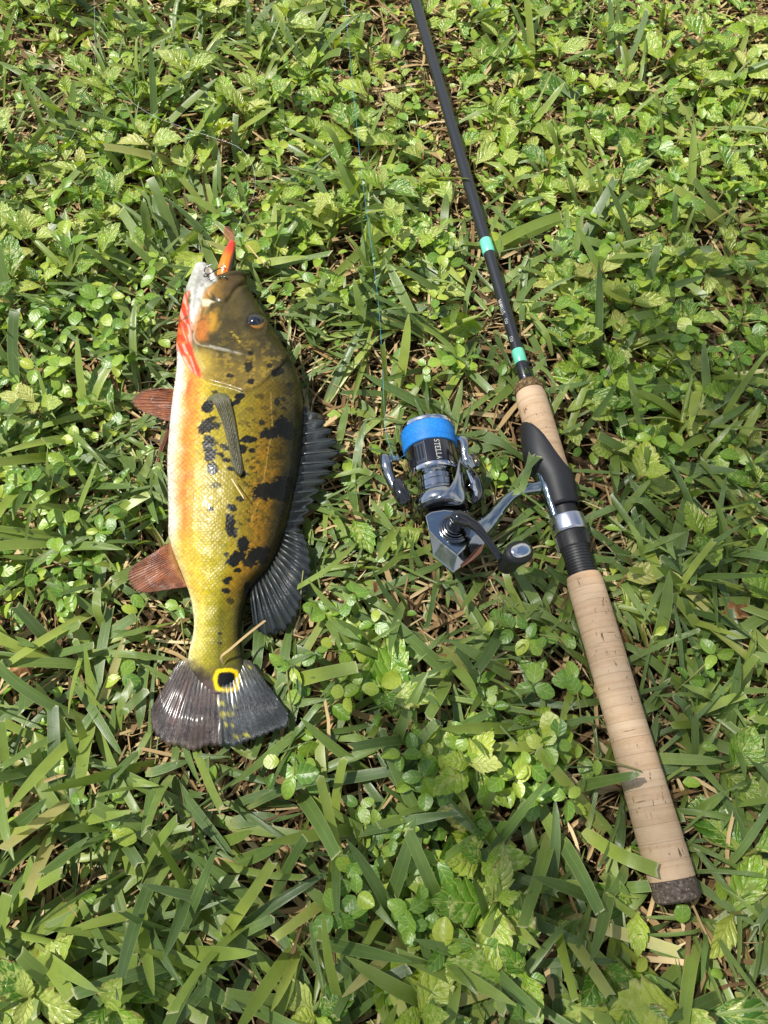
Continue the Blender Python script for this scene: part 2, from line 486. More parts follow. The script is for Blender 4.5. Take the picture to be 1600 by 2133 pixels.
RED1 = [(396, 606), (392, 625), (394, 655), (384, 664), (364, 672), (366, 640), (380, 612)]
RED2 = [(394, 660), (375, 670), (360, 700), (360, 740), (378, 766), (402, 783), (423, 792), (423, 781), (410, 759), (403, 737), (400, 706), (401, 675)]
ORC = [(412, 664), (434, 658), (437, 687), (427, 712), (409, 708), (403, 687)]
WTRI = [(419, 622), (454, 628), (433, 638), (420, 638)]

def ramp_w(w, stops):
    xs = [s[0] for s in stops]
    return np.stack([np.interp(w, xs, [s[1][k] for s in stops]) for k in range(3)], -1)
def mixc(a, b, t):
    return a + (np.asarray(b, float) - a) * np.asarray(t)[..., None]

def paint(px, py):
    """the fish's own skin colours, in sRGB, at a place of the side given by its photograph pixel"""
    n1 = fbm(px / 26, py / 26, 5) - 0.5; n2 = fbm(px / 7, py / 7, 9) - 0.5; n3 = vnoise(px / 2.6, py / 2.6, 21) - 0.5
    Lx, Rx = fL(py), fR(py)
    w = (px - Lx) / np.maximum(Rx - Lx, 1)
    w = w + n1 * 0.06 + n2 * 0.025
    A = ramp_w(w, [(0, (222, 212, 204)), (.04, (228, 210, 190)), (.08, (230, 176, 118)), (.12, (228, 132, 56)), (.165, (222, 146, 56)), (.22, (200, 170, 62)), (.33, (182, 162, 50)), (.48, (162, 144, 40)), (.60, (142, 120, 32)), (.73, (118, 92, 26)), (.84, (74, 62, 24)), (.94, (36, 34, 18)), (1.05, (20, 20, 14))])
    B = ramp_w(w, [(0, (226, 208, 150)), (.08, (216, 178, 78)), (.2, (206, 178, 56)), (.32, (194, 174, 42)), (.5, (166, 150, 32)), (.66, (156, 124, 30)), (.82, (120, 90, 26)), (.93, (56, 46, 20)), (1.05, (24, 24, 14))])
    C = ramp_w(w, [(0, (228, 222, 176)), (.1, (206, 194, 104)), (.3, (184, 170, 54)), (.46, (150, 140, 30)), (.56, (104, 100, 24)), (.66, (126, 116, 34)), (.82, (108, 98, 34)), (.93, (58, 56, 26)), (1.05, (30, 32, 20))])
    body = mixc(mixc(A, B, sstep(1080, 1160, py)), C, sstep(1215, 1290, py))
    body = body * (1 - np.array((.09, .08, .26)) * (sstep(.2, .3, w))[..., None])
    # gold and orange cast on the back
    body = mixc(body, (178, 118, 26), 0.4 * sstep(.58, .72, w) * sstep(.92, .8, w) * sstep(900, 960, py) * sstep(1240, 1180, py) * sstep(-.15, .2, n1 + n2))
    body = mixc(body, (96, 86, 40), 0.55 * sstep(900, 830, py) * sstep(.3, .5, w) * sstep(-.25, .15, n1))
    body = body * (1 + 0.20 * n2[..., None] + 0.22 * n3[..., None])
    # head
    hd = mixc(np.zeros(px.shape + (3,)) + np.array((84, 72, 36.)), (66, 58, 32), sstep(-.1, .2, n1))
    hd = mixc(hd, (126, 106, 46), sstep(726, 775, py + n1 * 20) * 0.75)
    hd = mixc(hd, (178, 150, 58), sstep(470, 415, px + n1 * 30) * sstep(712, 742, py))
    hd = mixc(hd, (60, 52, 26), sstep(0.72, .92, w))
    gold = sstep(.24, .34, vnoise(px / 5, py / 3.4, 31) * vnoise(px / 11, py / 11, 33)) * sstep(700, 800, py + 40 * (px > 450))
    hd = mixc(hd, (170, 142, 48), 0.5 * gold)
    hd = mixc(hd, (176, 152, 50), 0.8 * sstep(5, 1, seg_dist(px, py, [(482, 692), (492, 702), (499, 712)])) * (n3 > 0))
    lip = sstep(0, -6, poly_sd(px, py, [(430, 603), (456, 578), (494, 568), (516, 575), (520, 590), (500, 596), (486, 610), (470, 626), (450, 624)]))
    hd = mixc(hd, mixc(np.zeros(px.shape + (3,)) + np.array((140, 106, 44.)), (72, 56, 26), sstep(440, 490, px + n2 * 30)), lip)
    hd = mixc(hd, (214, 164, 86), sstep(6, -6, poly_sd(px, py, [(424, 612), (450, 588), (440, 612), (436, 640), (424, 660)])) * .6)
    hd = mixc(hd, (220, 124, 50), .72 * sstep(15, -13, poly_sd(px, py, ORC) + n2 * 22 + n1 * 16))
    hd = mixc(hd, (206, 152, 50), 0.8 * sstep(14, -6, poly_sd(px, py, [(436, 655), (450, 650), (452, 676), (440, 690)]) + n2 * 12))
    hd = mixc(hd, mixc(np.zeros(px.shape + (3,)) + np.array((212, 212, 206.)), (172, 172, 158), sstep(-.1, .3, n1 + n2)), sstep(5, -5, poly_sd(px, py, JAW_W) + n2 * 8))
    hd = mixc(hd, (232, 230, 222), sstep(5, 1, np.abs(seg_dist(px, py, [(404, 676), (402, 706), (410, 742), (424, 770)]) - 3)) * .22)
    hd = mixc(hd, (206, 150, 92), .55 * sstep(9, 1, seg_dist(px, py, [(440, 598), (427, 614), (421, 636), (412, 660), (405, 682)]) + n2 * 8))
    hd = mixc(hd, (150, 146, 132), .5 * sstep(5, 1, seg_dist(px, py, [(416, 566), (408, 600), (404, 640)]) + n2 * 6))
    hd = mixc(hd, (226, 216, 182), .9 * sstep(3, -3, poly_sd(px, py, WTRI) + n2 * 5))
    red = np.maximum(sstep(3, -3, poly_sd(px, py, RED1) + n2 * 5), sstep(3, -3, poly_sd(px, py, RED2) + n2 * 5))
    hd = mixc(hd, mixc(np.zeros(px.shape + (3,)) + np.array((214, 66, 36.)), (232, 110, 62), sstep(-.1, .3, n1 + n2 * .8)), red * .94)
    hd = mixc(hd, (240, 200, 186), red * 0.7 * sstep(.52, .7, vnoise((px - py * 0.35) / 3.6, py / 22, 44)))
    hd = mixc(hd, (186, 182, 160), 0.7 * sstep(2.4, .6, seg_dist(px, py, PREOP) + n2 * 2) * sstep(520, 440, px))
    hd = hd * (1 + 0.14 * n2[..., None] + 0.14 * n3[..., None])
    hm = sstep(3, -3, py - gill_y(px) + n2 * 3) * (px < 604) 
    body = mixc(body, (226, 96, 44), 0.75 * sstep(7, 1, np.abs(px - fL(py) - 26)) * sstep(785, 800, py) * sstep(835, 815, py))
    col = mixc(body, hd, hm)
    col = mixc(col, (226, 226, 220), sstep(12, 4, px - fL(py) + n2 * 8) * sstep(740, 760, py) * sstep(900, 870, py) * .8)
    # lateral line
    ll = seg_dist(px, py, [(564, 819), (567, 887), (557, 950), (545, 1030), (520, 1092)])
    col = mixc(col, (206, 178, 96), 0.45 * sstep(1.6, .5, ll))
    # blotches
    nn = n2 * 0.85 + n3 * 0.35 + n1 * .3
    dark = np.zeros(px.shape)
    for (x, y, rx, ry, tr, k) in SPOTS:
        m = (np.abs(px - x) < rx + ry + 12) & (np.abs(py - y) < rx + ry + 12)
        if not m.any(): continue
        c, s = math.cos(math.radians(tr)), math.sin(math.radians(tr))
        u = ((px[m] - x) * c + (py[m] - y) * s) / rx; v = (-(px[m] - x) * s + (py[m] - y) * c) / ry
        d = np.sqrt(u * u + v * v) + nn[m] * 0.9
        dark[m] = np.maximum(dark[m], k * sstep(1.12, .92, d))
    for (x, y, r) in [(452, 876, 9), (447, 932, 5), (438, 962, 4), (535, 1170, 4)]:
        dark *= 1 - 0.8 * sstep(1.2, .6, np.hypot(px - x, (py - y) * 1.4) / r + n2 * 1.6)
    fl = sstep(.67, .73, vnoise(px / 5, py / 4, 77)) * sstep(.5, .66, fbm(px / 40, py / 40, 71)) * sstep(.45, .6, w) * sstep(1200, 1120, py) * sstep(770, 800, py)
    dark = np.maximum(dark, fl * .55)
    halo = sstep(0.02, .35, dark) * (1 - dark)
    col = mixc(col, (204, 162, 40), halo * .35 * sstep(800, 840, py))
    col = mixc(col, (17, 18, 15), dark * .97)
    # tail fin
    tl = np.zeros(px.shape + (3,)) + np.array((92, 76, 70.))
    tl = mixc(tl, (60, 50, 48), sstep(-.05, .2, n1))
    tl = mixc(tl, (104, 60, 52), .6 * sstep(14, 2, seg_dist(px, py, [(392, 1420), (372, 1470), (362, 1500)])))
    tr_ = np.zeros(px.shape + (3,)) + np.array((48, 53, 54.))
    tr_ = mixc(tr_, (74, 80, 84), sstep(-.1, .25, n1 + n2 * .4))
    tail = mixc(tl, tr_, sstep(446, 470, px + n2 * 8))
    tail = mixc(tail, (150, 140, 92), .5 * sstep(1538, 1556, py + n2 * 8) * sstep(440, 340, px))
    fleshy = sstep(1428, 1378, py + np.abs(px - 450) * .42 + n2 * 22 + n1 * 16)
    tail = mixc(tail, (96, 92, 40), .5 * sstep(1460, 1400, py + np.abs(px - 470) * .5 + n2 * 30))
    for (x, y, rx, ry) in [(462, 1465, 7, 4), (465, 1489, 6, 5), (480, 1486, 9, 3), (470, 1510, 4, 5), (488, 1470, 5, 3), (486, 1512, 4, 4), (493, 1534, 8, 3), (515, 1532, 7, 3), (452, 1455, 3, 3), (520, 1390, 4, 3), (506, 1386, 3, 2)]:
        tail = mixc(tail, (206, 194, 40), .9 * sstep(1.3, .6, np.hypot((px - x) / rx, (py - y) / ry) + n2 * .9))
    col = mixc(tail, col, fleshy)
    oc = np.hypot((px - 472) / 1.08, py - 1417) + n2 * 5
    oc2 = np.maximum(np.abs(px - 472) / 1.1, np.abs(py - 1417)) * .5 + oc * .5
    col = mixc(col, (238, 206, 20), sstep(27, 24, oc2))
    col = mixc(col, (10, 10, 9), sstep(18.5, 15.5, oc2))
    return np.clip(col * 0.93, 4, 246)

def fish_zmid_px(px, py):
    return fZ(py)

def build_fish():
    root_loc = W(480, 1000, 0.0)
    root = empty('fish', root_loc, 'yellow green fish with black blotches and eyed tail lying on the grass', 'fish')
    O = np.array(root_loc)
    seg = 40
    def loft(stations):
        V = []; F = []
        for (y, lx, rx, th, zm) in stations:
            a = W(lx, y, zm); b = W(rx, y, zm)
            mid = (a + b) / 2; half = (b - a) / 2
            for k in range(seg):
                t = 2 * math.pi * k / seg
                c, s = math.cos(t), math.sin(t)
                c2 = math.copysign(abs(c) ** 0.92, c); s2 = math.copysign(abs(s) ** 0.86, s)
                V.append(mid + half * c2 + Vector((0, 0, th * s2)))
        m = len(stations)
        for i in range(m - 1):
            for k in range(seg):
                k2 = (k + 1) % seg
                F.append((i * seg + k, (i + 1) * seg + k, (i + 1) * seg + k2, i * seg + k2))
        F.append(tuple(range(seg))); F.append(tuple(reversed(range((m - 1) * seg, m * seg))))
        return V, F
    ys = np.concatenate([np.array([572, 575, 578, 582, 586, 591, 597, 603]), np.arange(610, 1452, 9)])
    st = [(y, fL(y), fR(y), fT(y), fZ(y)) for y in ys]
    # soften the outline a little
    st = [(st[i][0], *(np.mean([st[j][1:] for j in range(max(0, i - 1), min(len(st), i + 2))], axis=0))) for i in range(len(st))]
    jaw = [(551, 418, 427, 2.5, 29), (555, 411, 434, 5.5, 29), (562, 406, 441, 8.5, 29), (574, 402, 446, 11, 29), (590, 397, 447, 13, 30), (610, 390, 445, 15, 31), (640, 383, 452, 17.5, 32), (680, 375, 462, 20, 33), (720, 374, 470, 20, 34), (745, 385, 460, 14, 34)]
    jaw = [(a, b, c, d * .001, e * .001) for a, b, c, d, e in jaw]
    uplip = tube_vf([W(436, 606, .040), W(452, 588, .043), W(474, 577, .044), W(498, 573, .040), W(510, 578, .034)], [.0028, .0036, .004, .004, .003], 12, 1, sub=4)
    lolip = tube_vf([W(440, 598, .036), W(446, 578, .036), W(438, 563, .034), W(422, 555, .031)], [.0024, .0028, .0026, .002], 12, 1, sub=4)
    V, F = join_vf(loft(st), loft(jaw), uplip, lolip)
    me = bpy.data.meshes.new('fish_body_tmp')
    me.from_pydata([tuple(v) for v in V], [], F)
    tmp = bpy.data.objects.new('fish_body_tmp', me); COL.objects.link(tmp)
    rm = tmp.modifiers.new('r', 'REMESH'); rm.mode = 'VOXEL'; rm.voxel_size = 0.00072
    sm = tmp.modifiers.new('s', 'SMOOTH'); sm.factor = 0.5; sm.iterations = 5
    dg = bpy.context.evaluated_depsgraph_get()
    me2 = bpy.data.meshes.new_from_object(tmp.evaluated_get(dg))
    bpy.data.objects.remove(tmp); bpy.data.meshes.remove(me)
    n = len(me2.vertices)
    P = np.empty(n * 3, np.float32); me2.vertices.foreach_get('co', P); P = P.reshape(-1, 3).astype(float)
    N = np.empty(n * 3, np.float32); me2.vertices.foreach_get('normal', N); N = N.reshape(-1, 3)
    # the hidden side carries the same pattern: use the mirrored height
    zmid = fZ(PJ(P)[1])
    Pm = P.copy(); Pm[:, 2] = zmid + np.abs(P[:, 2] - zmid)
    px, py = PJ(Pm)
    # relief: gill cover edge, cheek bone, jaw folds, fin root
    up = np.clip(N[:, 2] * 1.6, 0, 1) + np.clip(-N[:, 2], 0, 1) * .0
    gd = seg_dist(px, py, GILL); side = py < gill_y(px)
    ss = sstep(-4, 4, np.where(side, gd, -gd))
    h = (ss * 1.0 * np.exp(-gd / 22) - (1 - ss) * 0.8 * np.exp(-gd / 7)) * (px < 604)
    pd = seg_dist(px, py, PREOP); h += -0.5 * np.exp(-(pd / 3.2) ** 2) + 0.35 * np.exp(-((pd - 7) / 6) ** 2)
    md = seg_dist(px, py, MAXIL); h += -1.5 * np.exp(-(md / 3.4) ** 2) + 0.5 * np.exp(-((md - 9) / 6) ** 2)
    cd = seg_dist(px, py, CHEEK); h += -0.6 * np.exp(-(cd / 4) ** 2)
    ed = np.hypot(px - 533, (py - 675) * .95); h += 0.9 * np.exp(-((ed - 24) / 6) ** 2) - 1.2 * np.exp(-(ed / 14) ** 2)
    for q in ([(386, 700), (392, 735), (410, 772)], [(379, 700), (384, 740), (400, 772)]):
        h += -0.6 * np.exp(-(seg_dist(px, py, q) / 2.2) ** 2)
    h += -0.8 * np.exp(-(seg_dist(px, py, [(420, 612), (416, 650), (404, 690)]) / 3.5) ** 2)
    h += (fbm(px / 34, py / 34, 61) - .5) * 1.3 * sstep(1400, 1300, py)
    P = P + N * (h * up * 0.001)[:, None]
    me2.vertices.foreach_set('co', (P - O).astype(np.float32).ravel())
    col = lin(paint(px, py))
    gy = gill_y(px)
    smask = sstep(-4, 10, py - gy) * sstep(1440, 1390, py) * (px < 1e9)
    smask = np.maximum(smask, (px > 600) * 1.0)
    put_attr(me2, 'skin', np.concatenate([col, smask[:, None]], 1))
    width = fR(py) - fL(py)
    vv = (px - (fL(py) + fR(py)) / 2) / 9.0 * (280.0 / np.maximum(width, 60)) ** 0.35
    put_attr(me2, 'lattice', np.stack([py / 7.4, vv * 1.12, np.zeros(n), np.ones(n)], -1))
    me2.polygons.foreach_set('use_smooth', np.ones(len(me2.polygons), dtype=bool))
    me2.materials.clear(); me2.materials.append(M['fish'])
    me2.name = 'body'
    body = link('body', me2, None, root)
    OBST.append((P, None))
    print('fish verts', n)

    from mathutils.kdtree import KDTree
    upv = np.where(N[:, 2] > -0.1)[0][::3]
    qx, qy = PJ(P[upv])
    kd = KDTree(len(upv))
    for i in range(len(upv)): kd.insert((qx[i], qy[i], 0), i)
    kd.balance()
    def surf_z(px, py):
        """height of the fish's upper surface under a pixel"""
        return max(float(P[upv[i], 2]) for (_, i, d) in kd.find_n((px, py, 0), 6))

    def fin(name, base, outer, rays, rows, corr, colf, mat, edge=0.0, sag=0.0, seed=0, parent=root, n_mul=5, bow=(0, 0)):
        """base/outer: (px, py, z) polylines; corrugated web with rays"""
        base = np.array(smooth_line(base, 6)); outer = np.array(smooth_line(outer, 6))
        def resamp(a, u):
            d = np.concatenate([[0], np.cumsum(np.linalg.norm(np.diff(a[:, :2], axis=0), axis=1))]); d /= d[-1]
            return np.stack([np.interp(u, d, a[:, k]) for k in range(a.shape[1])], -1)
        nc = rays * n_mul + 1
        u = np.linspace(0, 1, nc)
        Bp = resamp(base, u); Op = resamp(outer, u)
        phase = u * rays + .55 * (vnoise(u * rays * .37 + seed, u * 0, seed + 5) - .5) * np.sin(np.pi * u)
        fr = np.abs(np.cos(np.pi * phase))          # 1 on the rays
        jag = 1 - edge * (1 - fr) - 0.05 * edge * vnoise(u * rays * 3, u * 0 + seed, 3)
        P = []; PP = []
        for i in range(rows + 1):
            t = i / rows
            q = Bp + (Op - Bp) * (t * jag)[:, None]
            q[:, 0] += (bow[0] + (bow[1] - bow[0]) * u) * math.sin(math.pi * min(1, t ** .6))
            z = q[:, 2] + corr * (.55 + .9 * vnoise(u * rays * .6, u * 0 + 2.5, seed + 9)) * (fr ** 3 - .5) * min(1, t * 4 + .1) * (1 - .35 * t) - sag * math.sin(math.pi * t) * 0
            z = z + (vnoise(u * 5 + seed, t * 3 + u * 0, seed) - .5) * sag * t
            for k in range(nc):
                P.append(tuple(W(q[k, 0], q[k, 1], z[k]))); PP.append((q[k, 0], q[k, 1], t, fr[k]))
        P = np.array(P); PP = np.array(PP)
        F = []
        for i in range(rows):
            for k in range(nc - 1):
                F.append((i * nc + k, i * nc + k + 1, (i + 1) * nc + k + 1, (i + 1) * nc + k))
        c = colf(PP[:, 0], PP[:, 1], PP[:, 2], PP[:, 3])
        me = raw_mesh(name, P - O, np.array(F))
        put_attr(me, 'skin', np.concatenate([lin(c), np.zeros((len(c), 1))], 1))
        put_attr(me, 'finuv', np.stack([np.tile(phase, rows + 1), PP[:, 2], PP[:, 3], np.ones(len(c))], -1))
        o = link(name, me, mat, parent)
        sd = o.modifiers.new('thickness', 'SOLIDIFY'); sd.thickness = 0.0007; sd.offset = 0
        OBST.append((P, None))
        return o, Bp, Op, u
    z = lambda a: np.zeros(a.shape + (3,))
    # tail fin: two lobes, the upper overlapping the lower
    tb = [(373, 1376, .0245), (420, 1366, .0245), (470, 1366, .0245), (522, 1376, .0245)]
    to = [(314, 1478, .021), (317, 1520, .0205), (341, 1549, .021), (375, 1557, .0215), (402, 1566, .0215), (431, 1555, .0215), (462, 1556, .0205), (468, 1552, .0255), (487, 1556, .0255), (509, 1548, .025), (537, 1538, .024), (575, 1523, .023), (600, 1512, .022), (602, 1488, .022)]
    fin('tail_fin', tb, to, 26, 26, .0005, lambda x, y, t, f: paint(x, y) * (0.9 + .14 * f)[:, None], M['finwet'], edge=.03, sag=.007, seed=3, n_mul=4)
    # dorsal fin: spines, then soft rays
    def dcol(x, y, t, f):
        n = fbm(x / 14, y / 14, 8)
        c = mixc(z(x) + np.array((36, 41, 42.)), (72, 79, 80), f * .8 * (.4 + n))
        c = mixc(c, (86, 84, 56), .55 * sstep(.3, 0, t))
        return mixc(c, (60, 66, 52), .5 * sstep(.55, .75, n))
    def back(y, dx=0): return float(fR(y)) + dx
    sp_base = [(back(y, -4), y, fZ(y) + .001) for y in (846, 880, 920, 960, 1000, 1040, 1080, 1108)]
    sp_out = [(640, 850, .034), (668, 866, .034), (690, 892, .033), (704, 918, .031), (709, 948, .029), (694, 980, .027), (680, 1004, .026), (661, 1032, .025), (649, 1057, .025), (637, 1084, .026), (628, 1108, .028)]
    o, Bp, Op, u = fin('spiny_dorsal_fin', sp_base, sp_out, 13, 12, .0013, dcol, M['fin'], edge=.36, sag=.003, seed=5)
    for k in range(14):
        i = min(len(u) - 1, k * 5)
        b_, e_ = Bp[i], Op[i]
        pts = [W(*(b_ + (e_ - b_) * t)) + Vector((0, 0, .0013 * (1 - .6 * t))) - root_loc for t in (0, .35, .7, 1.0)]
        v, f = tube_vf(pts, [.0009, .0007, .0005, .0002], 8)
        mobj('fin_spine', v, f, M['spine'], o, obst=False)
    so_base = [(back(1104, -3), 1104, .0335), (back(1149, -3), 1149, .032), (back(1186, -3), 1186, .030), (back(1214, -2), 1214, .029), (521, 1232, .028)]
    so_out = [(633, 1114, .031), (645, 1150, .028), (648, 1185, .026), (644, 1220, .025), (628, 1252, .024), (620, 1280, .023), (598, 1311, .021), (570, 1324, .020), (543, 1320, .020), (528, 1300, .021)]
    o, Bp, Op, u = fin('soft_dorsal_fin', so_base, so_out, 15, 16, .0026, dcol, M['fin'], edge=.06, sag=.003, seed=8)
    for k in range(1, 15):
        i = k * 5
        b_, e_ = Bp[i], Op[i]
        pts = [W(*(b_ + (e_ - b_) * t)) + Vector((0, 0, .0011 * (1 - .6 * t))) - root_loc for t in (0.02, .35, .7, .96)]
        v, f = tube_vf(pts, [.0008, .0007, .0005, .0002], 6)
        mobj('fin_ray', v, f, M['spine'], o, obst=False)
    # anal fin, pelvic fins
    def rcol(x, y, t, f):
        n = fbm(x / 10, y / 10, 18)
        c = mixc(z(x) + np.array((176, 100, 50.)), (126, 68, 36), sstep(.3, .7, n))
        c = mixc(c, (196, 140, 66), sstep(.22, 0, t))
        c = mixc(c, (150, 100, 74), .5 * f * sstep(.3, .9, t))
        return mixc(c, (150, 140, 128), .6 * sstep(.93, 1.0, t))
    fin('anal_fin', [(357, 1128, .0325), (366, 1160, .032), (376, 1190, .031), (391, 1222, .0295)], [(300, 1165, .030), (275, 1181, .029), (266, 1198, .028), (270, 1216, .027), (282, 1231, .027), (302, 1235, .028), (345, 1229, .029), (372, 1224, .030)], 30, 14, .0006, rcol, M['finred'], edge=.05, sag=.002, seed=12)
    fin('pelvic_fin', [(384, 813, .041), (390, 838, .043), (394, 862, .044), (392, 890, .044)], [(332, 809, .043), (296, 815, .042), (277, 830, .040), (276, 840, .039), (288, 853, .0385), (318, 866, .039), (340, 875, .041), (362, 880, .043), (388, 894, .044)], 20, 12, .0010, rcol, M['finred'], edge=.03, sag=.004, seed=15)
    fin('pelvic_fin', [(360, 868, .024), (358, 882, .022), (356, 896, .021)], [(338, 915, .020), (327, 950, .018), (319, 985, .016), (326, 984, .014), (334, 950, .014)], 6, 10, .0010, rcol, M['finred'], edge=.02, sag=.001, seed=19)
    # pectoral fin, folded flat along the flank
    def pcol(x, y, t, f):
        n = fbm(x / 6, y / 16, 28)
        c = mixc(z(x) + np.array((66, 62, 36.)), (34, 32, 20), sstep(.35, .65, n))
        c = mixc(c, (112, 108, 66), .6 * f ** 3)
        return mixc(c, (150, 152, 120), .6 * sstep(.12, 0, t))
    sz = lambda x, y, d: (x, y, surf_z(x, y) + d)
    o, Bp, Op, u = fin('pectoral_fin', [sz(436, 830, .0022), sz(450, 823, .0040), sz(464, 821, .004), sz(477, 827, .0026)], [sz(488, 978, .0016), sz(494, 990, .002), sz(501, 993, .002), sz(508, 984, .0014)], 9, 20, .0007, pcol, M['fin2'], edge=.03, sag=.001, seed=22, bow=(10, 2))
    v, f = tube_vf([W(*sz(430, 834, -.0012)), W(*sz(446, 828, .0004)), W(*sz(464, 826, .0005)), W(*sz(480, 832, -.0012))], [.0012, .0030, .0030, .0012], 12, .6, sub=4)
    mobj('fin_root', v, f, M['finroot'], o, origin=root_loc, obst=False)
    # eye
    ez = surf_z(533, 675)
    c = W(534, 675, ez - .0018)
    r = mm(c, 20)
    def dome(cen, r, h, tilt, seg=32, rings=10):
        a, s, n = frame(tilt, (0, 1, 0))
        V = [cen + a * h]; F = []
        for i in range(1, rings + 1):
            t = (math.pi / 2) * i / rings
            for k in range(seg):
                q = 2 * math.pi * k / seg
                V.append(cen + a * (h * math.cos(t)) + (s * math.cos(q) + n * math.sin(q)) * (r * math.sin(t)))
        for k in range(seg): F.append((0, 1 + k, 1 + (k + 1) % seg))
        for i in range(rings - 1):
            for k in range(seg):
                k2 = (k + 1) % seg
                F.append((1 + i * seg + k, 1 + (i + 1) * seg + k, 1 + (i + 1) * seg + k2, 1 + i * seg + k2))
        return V, F
    tilt = Vector((.34, .08, 1)).normalized()
    v, f = dome(c, r, r * .78, tilt)
    eye = mobj('eye', v, f, M['iris'], root, origin=root_loc, obst=False)
    v, f = dome(c + tilt * (r * .05) + Vector((-.0006, .0005, 0)), r * .965, r * .88, tilt)
    mobj('pupil', v, f, M['pupil'], eye, origin=root_loc, obst=False)
    a, s, n = frame(tilt, (0, 1, 0))
    v, f = tube_vf([c + (s * math.cos(q) + n * math.sin(q)) * (r * 1.02) + tilt * .0012 for q in np.linspace(0, 2 * math.pi, 33)], [.0011] * 33, 8, cap=False)
    mobj('eye_rim', v, f, M['eyerim'], eye, origin=root_loc, obst=False)
    return root

def mat_fish():
    t = NT('fish_skin')
    a = t.attr('skin'); la = t.attr('lattice')
    sep = t.n('ShaderNodeSeparateColor'); t.l(la.outputs['Color'], sep.inputs[0])
    u, v = sep.outputs[0], sep.outputs[1]
    k = 0.7071
    comb = t.n('ShaderNodeCombineXYZ')
    t.l(t.math('MULTIPLY', t.math('ADD', u, v), k), comb.inputs[0]); t.l(t.math('MULTIPLY', t.math('SUBTRACT', u, v), k), comb.inputs[1])
    vo = t.n('ShaderNodeTexVoronoi', voronoi_dimensions='2D', feature='DISTANCE_TO_EDGE'); vo.inputs['Scale'].default_value = 1.0; vo.inputs['Randomness'].default_value = 0.38
    t.l(comb.outputs[0], vo.inputs['Vector'])
    vf = t.n('ShaderNodeTexVoronoi', voronoi_dimensions='2D', feature='F1'); vf.inputs['Scale'].default_value = 1.0; vf.inputs['Randomness'].default_value = 0.38
    t.l(comb.outputs[0], vf.inputs['Vector'])
    mask = a.outputs['Alpha']
    edge = t.math('MULTIPLY', t.smooth(vo.outputs['Distance'], 0.16, 0.02), mask)
    col = t.mix(t.math('MULTIPLY', edge, 0.34), a.outputs['Color'], t.mix(1.0, a.outputs['Color'], (0.34, 0.33, 0.28, 1), 'MULTIPLY'))
    sepc = t.n('ShaderNodeSeparateColor'); t.l(vf.outputs['Color'], sepc.inputs[0])
    col = t.mix(t.math('MULTIPLY', t.math('MULTIPLY', sepc.outputs[0], mask), 0.24), col, t.mix(1.0, col, (1.5, 1.45, 1.2, 1), 'MULTIPLY'))
    co = t.objco()
    nz = t.noise(co, 700, 3)
    h = t.math('ADD', t.math('MULTIPLY', t.math('MULTIPLY', vo.outputs['Distance'], mask), 1.6), t.math('MULTIPLY', nz, 0.35))
    nrm = t.bump(h, 0.22, 0.0006)
    rough = t.math('ADD', 0.24, t.math('MULTIPLY', t.noise(co, 90, 2), 0.2))
    return t.done(t.bsdf(col, rough, 0, 0.24, nrm, 0.05, 0.08))
M['fish'] = mat_fish()
def mat_fin(name, trans, rough=0.28, coat=0.4, bump=0.5):
    t = NT(name)
    a = t.attr('skin'); fu = t.attr('finuv')
    sep = t.n('ShaderNodeSeparateColor'); t.l(fu.outputs['Color'], sep.inputs[0])
    comb = t.n('ShaderNodeCombineXYZ'); t.l(t.math('MULTIPLY', sep.outputs[0], 4.0), comb.inputs[0]); t.l(t.math('MULTIPLY', sep.outputs[1], 2.5), comb.inputs[1])
    st = t.noise(comb.outputs[0], 2.0, 3, 0.6)
    col = t.mix(t.math('MULTIPLY', t.smooth(st, 0.35, 0.75), 0.55), a.outputs['Color'], t.mix(1.0, a.outputs['Color'], (0.5, 0.5, 0.52, 1), 'MULTIPLY'))
    nz = t.noise(t.objco(), 500, 3)
    nrm = t.bump(t.math('ADD', st, t.math('MULTIPLY', nz, 0.5)), bump, 0.0008)
    p = t.bsdf(col, rough, 0, 0.5, nrm, coat, 0.12)
    if trans <= 0: return t.done(p)
    tr = t.n('ShaderNodeBsdfTranslucent'); t.l(col, tr.inputs[0])
    mx = t.n('ShaderNodeMixShader'); mx.inputs[0].default_value = trans
    t.l(p.outputs[0], mx.inputs[1]); t.l(tr.outputs[0], mx.inputs[2])
    return t.done(mx)
M['fin'] = mat_fin('dorsal_fin_skin', 0.3, 0.3, 0.3)
M['finwet'] = mat_fin('tail_fin_skin', 0.12, 0.34, 0.22, 0.8)
M['finred'] = mat_fin('red_fin_skin', 0.38, 0.36, 0.15)
M['fin2'] = mat_fin('pectoral_fin_skin', 0.15, 0.34, 0.2)
M['finroot'] = simple('fin_root_skin', L4((96, 94, 52)), 0.3, coat=.3, bump_scale=500)
M['spine'] = simple('fin_spine_bone', L4((62, 67, 66)), 0.34, coat=.2)
M['iris'] = simple('iris', L4((164, 112, 30)), 0.1, coat=1.0)
def mat_pupil():
    t = NT('pupil')
    n = t.noise(t.objco((1, 1, 1)), 160, 2)
    return t.done(t.bsdf(t.mix(t.smooth(n, .55, .75), (0.006, 0.008, 0.012, 1), (0.03, 0.036, 0.05, 1)), 0.07, 0, 0.6, None, 1.0, 0.02))
M['pupil'] = mat_pupil()
M['eyerim'] = simple('eye_rim', L4((60, 50, 24)), 0.3, coat=.4)
FISH = build_fish()

